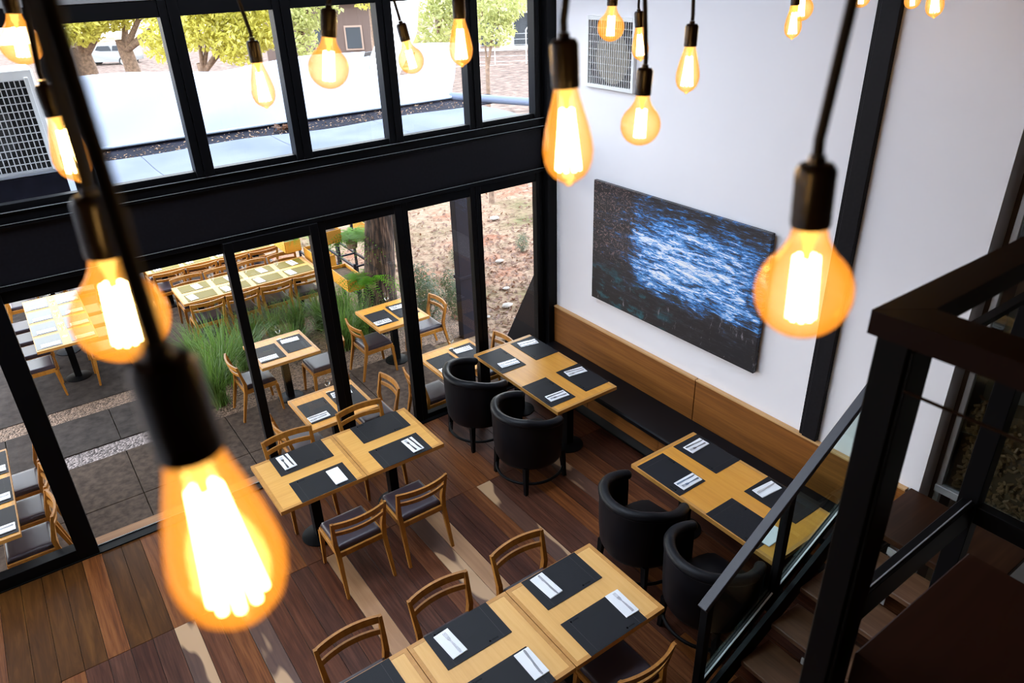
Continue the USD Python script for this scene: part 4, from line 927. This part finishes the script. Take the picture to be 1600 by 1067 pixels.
obj('shaded_mulch', (np.array([(-30, 12.5, G - .02), (45, 12.5, G - .02), (45, 14, G - .02), (-30, 14, G - .02), (-30, 90, G - 2.30), (45, 90, G - 2.30)]), np.array([[0, 1, 2], [0, 2, 3], [3, 2, 5], [3, 5, 4]])), mulch_in_shade, gd)  # dark sheet laid where the far ground lies in shade
tt = thing('garden_tree', 'thick rough-barked tree trunk rising through the canopy, upper part painted sunlit white', 'tree')
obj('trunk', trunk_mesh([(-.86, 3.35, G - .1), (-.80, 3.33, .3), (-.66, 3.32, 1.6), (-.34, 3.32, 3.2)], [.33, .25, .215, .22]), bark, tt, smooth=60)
obj('sunlit_trunk', trunk_mesh([(-.40, 3.40, 3.3), (-.02, 3.42, 3.9), (.10, 3.42, 4.6), (.25, 3.45, 6.5)], [.26, .27, .27, .26], rough=.05), plain('sunlit_bark_white', (.82, .82, .80), .8), tt, smooth=60)  # strong sun on the upper bark, put into its white colour
# ---- ornamental grasses
def build_grass(seed):
    def f(r):
        q = np.random.RandomState(seed); V = []; F = []
        for _ in range(260):
            a = q.uniform(0, 2 * PI); base = np.array([q.normal(0, .045), q.normal(0, .045), 0]); L = q.uniform(.50, 1.0); ben = q.uniform(.15, .95) ; w = q.uniform(.004, .0075)
            d = np.array([math.cos(a), math.sin(a), 0]); sd = np.array([-d[1], d[0], 0]); n0 = len(V)
            for k in range(6):
                t = k / 5; p = base + d * L * ben * t ** 1.7 + np.array([0, 0, L * (t - .38 * ben * t ** 2.3)]); ww = w * (1 - t) ** .7
                V += [p - sd * ww, p + sd * ww]
            for k in range(5): b = n0 + 2 * k; F += [[b, b + 1, b + 3], [b, b + 3, b + 2]]
        obj('blades', (np.array(V), np.array(F)), grass_leaf, r)
        obj('crown', MB().lathe([(.0, .06), (.06, .04), (.09, 0)], 12), plain(f'grass_crown_{seed}', (.10, .08, .04), .9), r)
    return f
GR = [(-3.66, 2.60, 0, 1.25, 'tallest grass clump left of the patio table, nearest the gravel'), (-3.40, 3.12, 1, 1.3, 'full green grass clump behind the nearest one, left of the mullion'), (-3.62, 3.75, 2, .9, 'grass clump beside the blurred round bulb, behind two others'), (-3.95, 3.05, 1, .8, 'low grass clump at the left end of the bed'),
      (-2.70, 4.02, 0, .85, 'grass clump in front of the second chair of the nearer long table'), (-2.38, 3.92, 2, .85, 'grass clump centred in the bed before the long table'), (-2.02, 3.92, 1, .9, 'grass clump right of centre before the long table'), (-1.66, 3.86, 0, .9, 'grass clump left of the thick mullion, right end of the bed'),
      (-1.30, 3.75, 2, 1.0, 'tall grass clump directly left of the tree trunk, at the back'), (-1.62, 2.98, 1, 1.05, 'grass clump right of the thick mullion near the table chair'), (-1.28, 3.12, 0, 1.0, 'grass clump at the foot of the tree trunk'), (-3.05, 3.35, 2, .95, 'grass clump behind the small patio table'), (-2.35, 3.2, 1, .8, 'grass clump behind the right chair of the small patio table')]
for gx_, gy_, kd, sc, lb in GR:
    r = copy_or_build(('grass', kd), build_grass(kd + 3), 'grass_clump', lb, 'grass', (gx_, gy_, G - .02), rng.uniform(0, 360), 'ornamental grass clumps')
    UsdGeom.Xformable(r).AddScaleOp().Set(Gf.Vec3f(sc, sc, sc))
# ---- planter rack with yellow boxes and ferns
rk = thing('planter_rack', 'black steel frame holding yellow planter boxes beside the tree', 'rack')
for X in (-.98, -.70):
    for Z in (.02, .50): obj('rail', MB().bar((X, 3.80, Z), (X, 6.4, Z), .03, .03), navy_steel, rk)
    for Y in (3.81, 4.4, 5.2, 6.38): obj('post', B((X - .018, Y - .018, G - .03), (X + .018, Y + .018, 1.05 if Y > 4 else .55)), navy_steel, rk)
for Y in (3.81, 4.4, 5.2, 6.38): obj('cross_bar', MB().bar((-.96, Y, .50), (-.72, Y, .50), .025, .025), navy_steel, rk)
def build_planter(r):
    t = .016; w, l, h = .27, .70, .20
    for sx in (-1, 1): obj('side_board', B((sx * w / 2 - t / 2, -l / 2, 0), (sx * w / 2 + t / 2, l / 2, h), .002), yellow_paint, r)
    for sy in (-1, 1): obj('end_board', B((-w / 2 + t / 2, sy * l / 2 - t, 0), (w / 2 - t / 2, sy * l / 2, h), .002), yellow_paint, r)
    obj('soil', B((-w / 2 + t / 2, -l / 2 + t, .0), (w / 2 - t / 2, l / 2 - t, h - .05)), far_bark, r)
def build_fern(r):
    q = np.random.RandomState(5); V = []; F = []
    for _ in range(46):
        a = q.uniform(0, 2 * PI); el = q.uniform(.4, 1.3); L = q.uniform(.28, .52); d = np.array([math.cos(a), math.sin(a), 0]); sd = np.array([-d[1], d[0], 0])
        for k in range(2, 17):
            t = k / 16; p = d * L * t * math.cos(el * (1 - .5 * t)) + np.array([0, 0, L * (math.sin(el) * t - 1.05 * t ** 2.2)]); ll = .055 * (1 - t) ** .6 + .006
            for s in (-1, 1):
                n0 = len(V); tip = p + sd * s * ll + d * .018 - np.array([0, 0, .008]); V += [p - d * .006, p + d * .008, tip]; F.append([n0, n0 + 1, n0 + 2])
    obj('fronds', (np.array(V), np.array(F)), fern_leaf, r); obj('root_ball', MB().lathe([(0, .03), (.06, .0), (.05, -.06), (0, -.07)], 12), far_bark, r)
PL = [(-1.17, 3.72, .30, 'near yellow planter box beside the tree trunk'), (-1.12, 4.95, .28, 'yellow planter box second along the rack'), (-1.42, 5.70, .42, 'long yellow planter box by the end of the long table'), (-1.35, 3.95, 1.05, 'upper yellow planter under the hanging fern'), (-.35, 4.65, .78, 'small upper yellow planter right of the fern, by the trunk')]
for px, py, pz, lb in PL: copy_or_build('planter', build_planter, 'planter_box', lb, 'planter', (px, py, pz), 0, 'yellow planter boxes')
FE = [(-.98, 3.20, .44, 1.3, 'bright fern spilling from the near planter at the trunk'), (-1.10, 3.35, .46, 1.1, 'fern behind the near planter'), (-1.32, 5.45, .62, .9, 'fern in the planter by the end of the long table'), (-1.34, 6.0, .62, .8, 'fern at the back of the planter by the long table'), (-1.08, 3.55, 1.02, 1.5, 'big hanging fern under the beam, left of the trunk'), (-.92, 3.95, .95, 1.3, 'fern beside the big hanging one'), (-.36, 4.6, .95, .8, 'fern in the small upper planter by the trunk'), (-1.0, 3.1, -.15, 1.1, 'low fern at the foot of the near planter')]
for fx, fy, fz, sc, lb in FE:
    r = copy_or_build('fern', build_fern, 'fern', lb, 'fern', (fx, fy, fz), rng.uniform(0, 360), 'ferns in the planters'); UsdGeom.Xformable(r).AddScaleOp().Set(Gf.Vec3f(sc, sc, sc))
# ---- small-leaved shrubs
def build_shrub(r):
    q = np.random.RandomState(8); P = q.normal(size=(900, 3)); P /= np.linalg.norm(P, axis=1, keepdims=True); P *= (q.uniform(.25, 1, 900) ** .5)[:, None] * (.32, .32, .42); P[:, 2] += .40
    obj('foliage', leaves_mesh(P, .026, .2, 8), shrub_leaf, r)
    tw = MB()
    for _ in range(9): e = P[q.randint(900)]; tw.tube([(0, 0, 0), e * .5 + (0, 0, .08), e], [.012, .008, .003], 5)
    obj('twigs', tw, far_bark, r)
for sx, sy, sc, lb in ((-.18, 2.98, 1.0, 'grey-green shrub right of the trunk, behind the patio table'), (.30, 2.82, .85, 'grey-green shrub just right of the chair by the canopy post'), (.05, 3.55, 1.0, 'shrub behind the two others, in sunlight'), (.62, 3.6, .7, 'low sparse shrub beyond the canopy post'), (1.55, 4.9, .5, 'small green tuft out on the earth'), (2.9, 4.6, .5, 'small green tuft by the right window frame')):
    r = copy_or_build('shrub', build_shrub, 'shrub', lb, 'shrub', (sx, sy, G - .03), rng.uniform(0, 360), 'small garden shrubs'); UsdGeom.Xformable(r).AddScaleOp().Set(Gf.Vec3f(sc, sc, sc))
# ---- background trees, car, fence and buildings
def big_tree(x, y, z0, h, r0, blobs, n, leaf, label, lean=(0, 0), size=.10):
    t = thing('leafy_tree', label, 'tree', (0, 0, 0), 0, 'trees across the street'); q = np.random.RandomState(int(abs(x * 31 + y * 7)) + 1)
    zg = z0
    obj('trunk', trunk_mesh([(x, y, zg - .2), (x + lean[0] * .5, y + lean[1] * .5, zg + h * .5), (x + lean[0], y + lean[1], zg + h)], [r0 * 1.25, r0, r0 * .8], 14, .1, int(abs(x) * 3) + 1), far_bark, t, smooth=60)
    br = MB(); top = np.array((x + lean[0], y + lean[1], zg + h * .9))
    for c, rad in blobs: br.tube([top, (top + np.array(c)) / 2 + (0, 0, .2), c], [r0 * .45, r0 * .3, r0 * .12], 7)
    obj('branches', br, far_bark, t, smooth=60)
    P = []
    tot = sum(r[0] * r[1] * r[2] for c, r in blobs)
    for c, r in blobs:
        k = int(n * r[0] * r[1] * r[2] / tot); p = q.normal(size=(k, 3)); p /= np.linalg.norm(p, axis=1, keepdims=True); P.append(np.array(c) + p * (q.uniform(.15, 1, k) ** .45)[:, None] * np.array(r))
    obj('foliage', leaves_mesh(np.vstack(P), size, .1, 3), leaf, t)
TREES = [
 (-1.49, 23.5, -.9, 3.4, .34, [((-1.75, 22.6, 3.15), (1.0, .9, .55)), ((-1.0, 22.4, 3.45), (1.3, 1.0, .5)), ((-.2, 22.0, 3.75), (1.2, 1.0, .5)), ((-1.9, 23.4, 5.0), (1.6, 1.6, .9))], 6500, tree_leaf, 'broad yellow-green tree left of the parked car', (-.15, 0), .11),
 (-.10, 22.6, -.9, 3.6, .27, [((.45, 20.6, 2.75), (.75, .8, .75)), ((1.0, 20.2, 3.3), (.9, .9, .9)), ((.55, 20.8, 3.9), (1.1, .8, .6)), ((.4, 22.5, 5.3), (2.0, 1.6, 1.2))], 6500, tree_leaf, 'yellow-green tree just right of the parked car', (-.35, 0), .105),
 (1.05, 18.2, -.8, 3.0, .17, [((.85, 17.5, 3.35), (.9, .8, .8)), ((1.75, 17.0, 2.9), (.9, .8, .75)), ((2.4, 16.8, 3.3), (.9, .8, .8)), ((1.5, 17.3, 4.0), (1.8, 1.2, .7))], 7500, tree_leaf, 'forked tree with pale trunk in the second upper window', (-.2, 0), .09),
 (3.0, 15.5, -.8, 4.0, .13, [((2.75, 15.0, 3.0), (.65, .6, .95)), ((3.15, 14.6, 3.75), (.9, .8, .65)), ((3.0, 15.3, 4.7), (1.6, 1.3, .8))], 5500, tree_leaf_pale, 'pale sunlit tree with drooping leaves left of centre window', (.1, 0), .085),
 (5.3, 11.2, -.45, 3.9, .12, [((4.75, 10.5, 3.35), (.8, .7, .7)), ((5.4, 10.2, 3.9), (1.1, .8, .6)), ((5.1, 11, 4.8), (1.4, 1.2, .6))], 5200, tree_leaf_pale, 'leafy tree behind the sunlit white trunk', (-.1, 0), .075),
 (4.30, 7.75, -.45, 3.3, .055, [((4.50, 7.65, 3.40), (.50, .5, .36)), ((4.62, 7.55, 3.9), (.62, .6, .40)), ((4.30, 7.9, 4.5), (.7, .7, .4))], 3000, tree_leaf_pale, 'slim sunlit sapling in the right-hand upper window', (.05, 0), .06),
 (12.5, 30, -1.2, 4.5, .3, [((12.4, 29.5, 3.9), (2.0, 1.8, 1.3)), ((12.2, 30, 5.5), (2.6, 2, 1.5)), ((15.5, 29, 4.8), (2.0, 1.8, 1.0))], 5000, tree_leaf, 'darker tree in front of the far pale house', (0, 0), .14),
 (-6.5, 20, -.8, 3.4, .3, [((-6.3, 19.6, 4.0), (2.0, 1.6, 1.3)), ((-5.4, 19.2, 4.6), (1.6, 1.5, 1.2))], 4200, tree_leaf, 'yellow-green tree above the outdoor unit at far left', (0, 0), .11)]
for a in TREES: big_tree(*a[:9], lean=a[9], size=a[10])
# car: side profile swept to a rounded body
cr_ = thing('parked_car', 'silver hatchback parked behind the tree across the street', 'car', (4.75, 61.7, -1.95), 145)
UsdGeom.Xformable(cr_).AddScaleOp().Set(Gf.Vec3f(1.12, 1.12, 1.12))
prof = [(-1.95, .30), (-1.98, .62), (-1.90, .98), (-1.62, 1.36), (-1.30, 1.46), (-.2, 1.50), (.35, 1.42), (1.02, .98), (1.70, .86), (1.96, .66), (1.98, .34)]
V = []; 
for y_, k in ((-.82, 0), (-.76, 1), (.76, 1), (.82, 0)):
    for px, pz in prof: V.append((px * (1 if k == 0 else .985), y_ * (1 - .18 * max(0, pz - .9) / .6), pz + (.03 if k else 0)))
F = []; n = len(prof)
for r_ in range(3):
    for j in range(n - 1): a = r_ * n + j; F += [[a, a + 1, a + n + 1], [a, a + n + 1, a + n]]
for r_ in (0, 3): F += [[r_ * n, r_ * n + j, r_ * n + j + 1] for j in range(1, n - 1)]
m = trimesh.Trimesh(np.array(V), F, process=False); m.fix_normals(); obj('body', m, car_paint, cr_, smooth=40)
for s in (-1, 1):
    for lo, hi in (((-1.50, 1.02), (-.62, 1.34)), ((-.56, 1.02), (.42, 1.34))):
        yy = .82 * (1 - .18 * .28 / .6); obj('side_window', MB().prism([(lo[0], lo[1]), (hi[0] + (.18 if lo[0] > -1 else 0), lo[1]), (hi[0] - .1, hi[1]), (lo[0] + .12, hi[1])], 1, s * yy - .02, s * yy + .012), car_glass, cr_)
    for X in (-1.25, 1.28):
        w_ = obj('wheel', MB().lathe([(.0, -.09), (.27, -.09), (.31, -.07), (.31, .07), (.27, .09), (0, .09)], 24, M=trimesh.transformations.translation_matrix((X, s * .77, .31)) @ trimesh.transformations.rotation_matrix(PI / 2, [1, 0, 0])), rubber, cr_, smooth=30)
        obj('hub_cap', MB().lathe([(.0, .02), (.17, .01), (.19, 0)], 20, M=trimesh.transformations.translation_matrix((X, s * .865, .31)) @ trimesh.transformations.rotation_matrix(-s * PI / 2, [1, 0, 0])), alu, w_, smooth=30)
house_dark = plain('house_dark', (.085, .055, .045), .85)
hs = thing('brick_house', 'dark brown house behind the trees in the centre upper window', 'house', (13.4, 39.8, -1.6), -35.6)
obj('walls', B((-3.4, -.0, 0), (3.4, 5, 4.2)), house_dark, hs); obj('roof', B((-3.8, -.5, 4.2), (3.8, 5.5, 4.4)), roof_mat, hs)
for X in (-2.2, .2, 2.1):
    f_ = obj('window', B((X - .55, -.06, 1.5), (X + .55, .0, 2.9)), house_wall, hs); obj('window_pane', B((X - .45, -.09, 1.6), (X + .45, -.061, 2.8)), car_glass, f_)
obj('bench_rail', MB().span((-3.2, -3.0, .9), (3.2, -2.95, 1.0)).span((-3.2, -3.0, .5), (3.2, -2.95, .58)), plain('rail_grey', (.4, .36, .3), .8), hs)
h2 = thing('pale_house', 'pale low house with grey roof behind the fence, far right', 'house', (28.6, 38.0, -1.9), -35.6)
obj('walls', B((-5, 0, 0), (5, 5, 4.1)), house_pale, h2); obj('roof', B((-5.6, -1.2, 4.1), (5.6, 5.6, 4.3)), roof_mat, h2)
for X in (-3.2, -.9, 1.4, 3.6):
    f_ = obj('window', B((X - .7, -.06, .9), (X + .7, 0, 3.2)), plain('house_window_frame', (.7, .68, .64), .6), h2) if X > -3 else obj('window', B((X - .7, -.06, .9), (X + .7, 0, 3.2)), house_wall, h2)
    obj('window_pane', B((X - .6, -.09, 1.0), (X + .6, -.061, 3.1)), car_glass, f_)
fe = thing('street_fence', 'wire fence on cranked posts above a low cream wall, far right', 'fence', (21.5, 31.0, -1.35), -35.6)
obj('low_wall', B((-7, -.08, -.3), (7, .08, .42)), house_pale, fe)
for k in range(8):
    X = -6.5 + 1.85 * k; obj('post', MB().bar((X, 0, .42), (X, 0, 2.3), .06, .06).bar((X, 0, 2.28), (X + .25, -.25, 2.62), .05, .05), roof_mat, fe)
wi = MB()
for Z in (.6, .9, 1.2, 1.5, 1.8, 2.1): wi.bar((-6.9, 0, Z), (6.9, 0, Z), .015, .015)
obj('wires', wi, roof_mat, fe, kind='stuff')
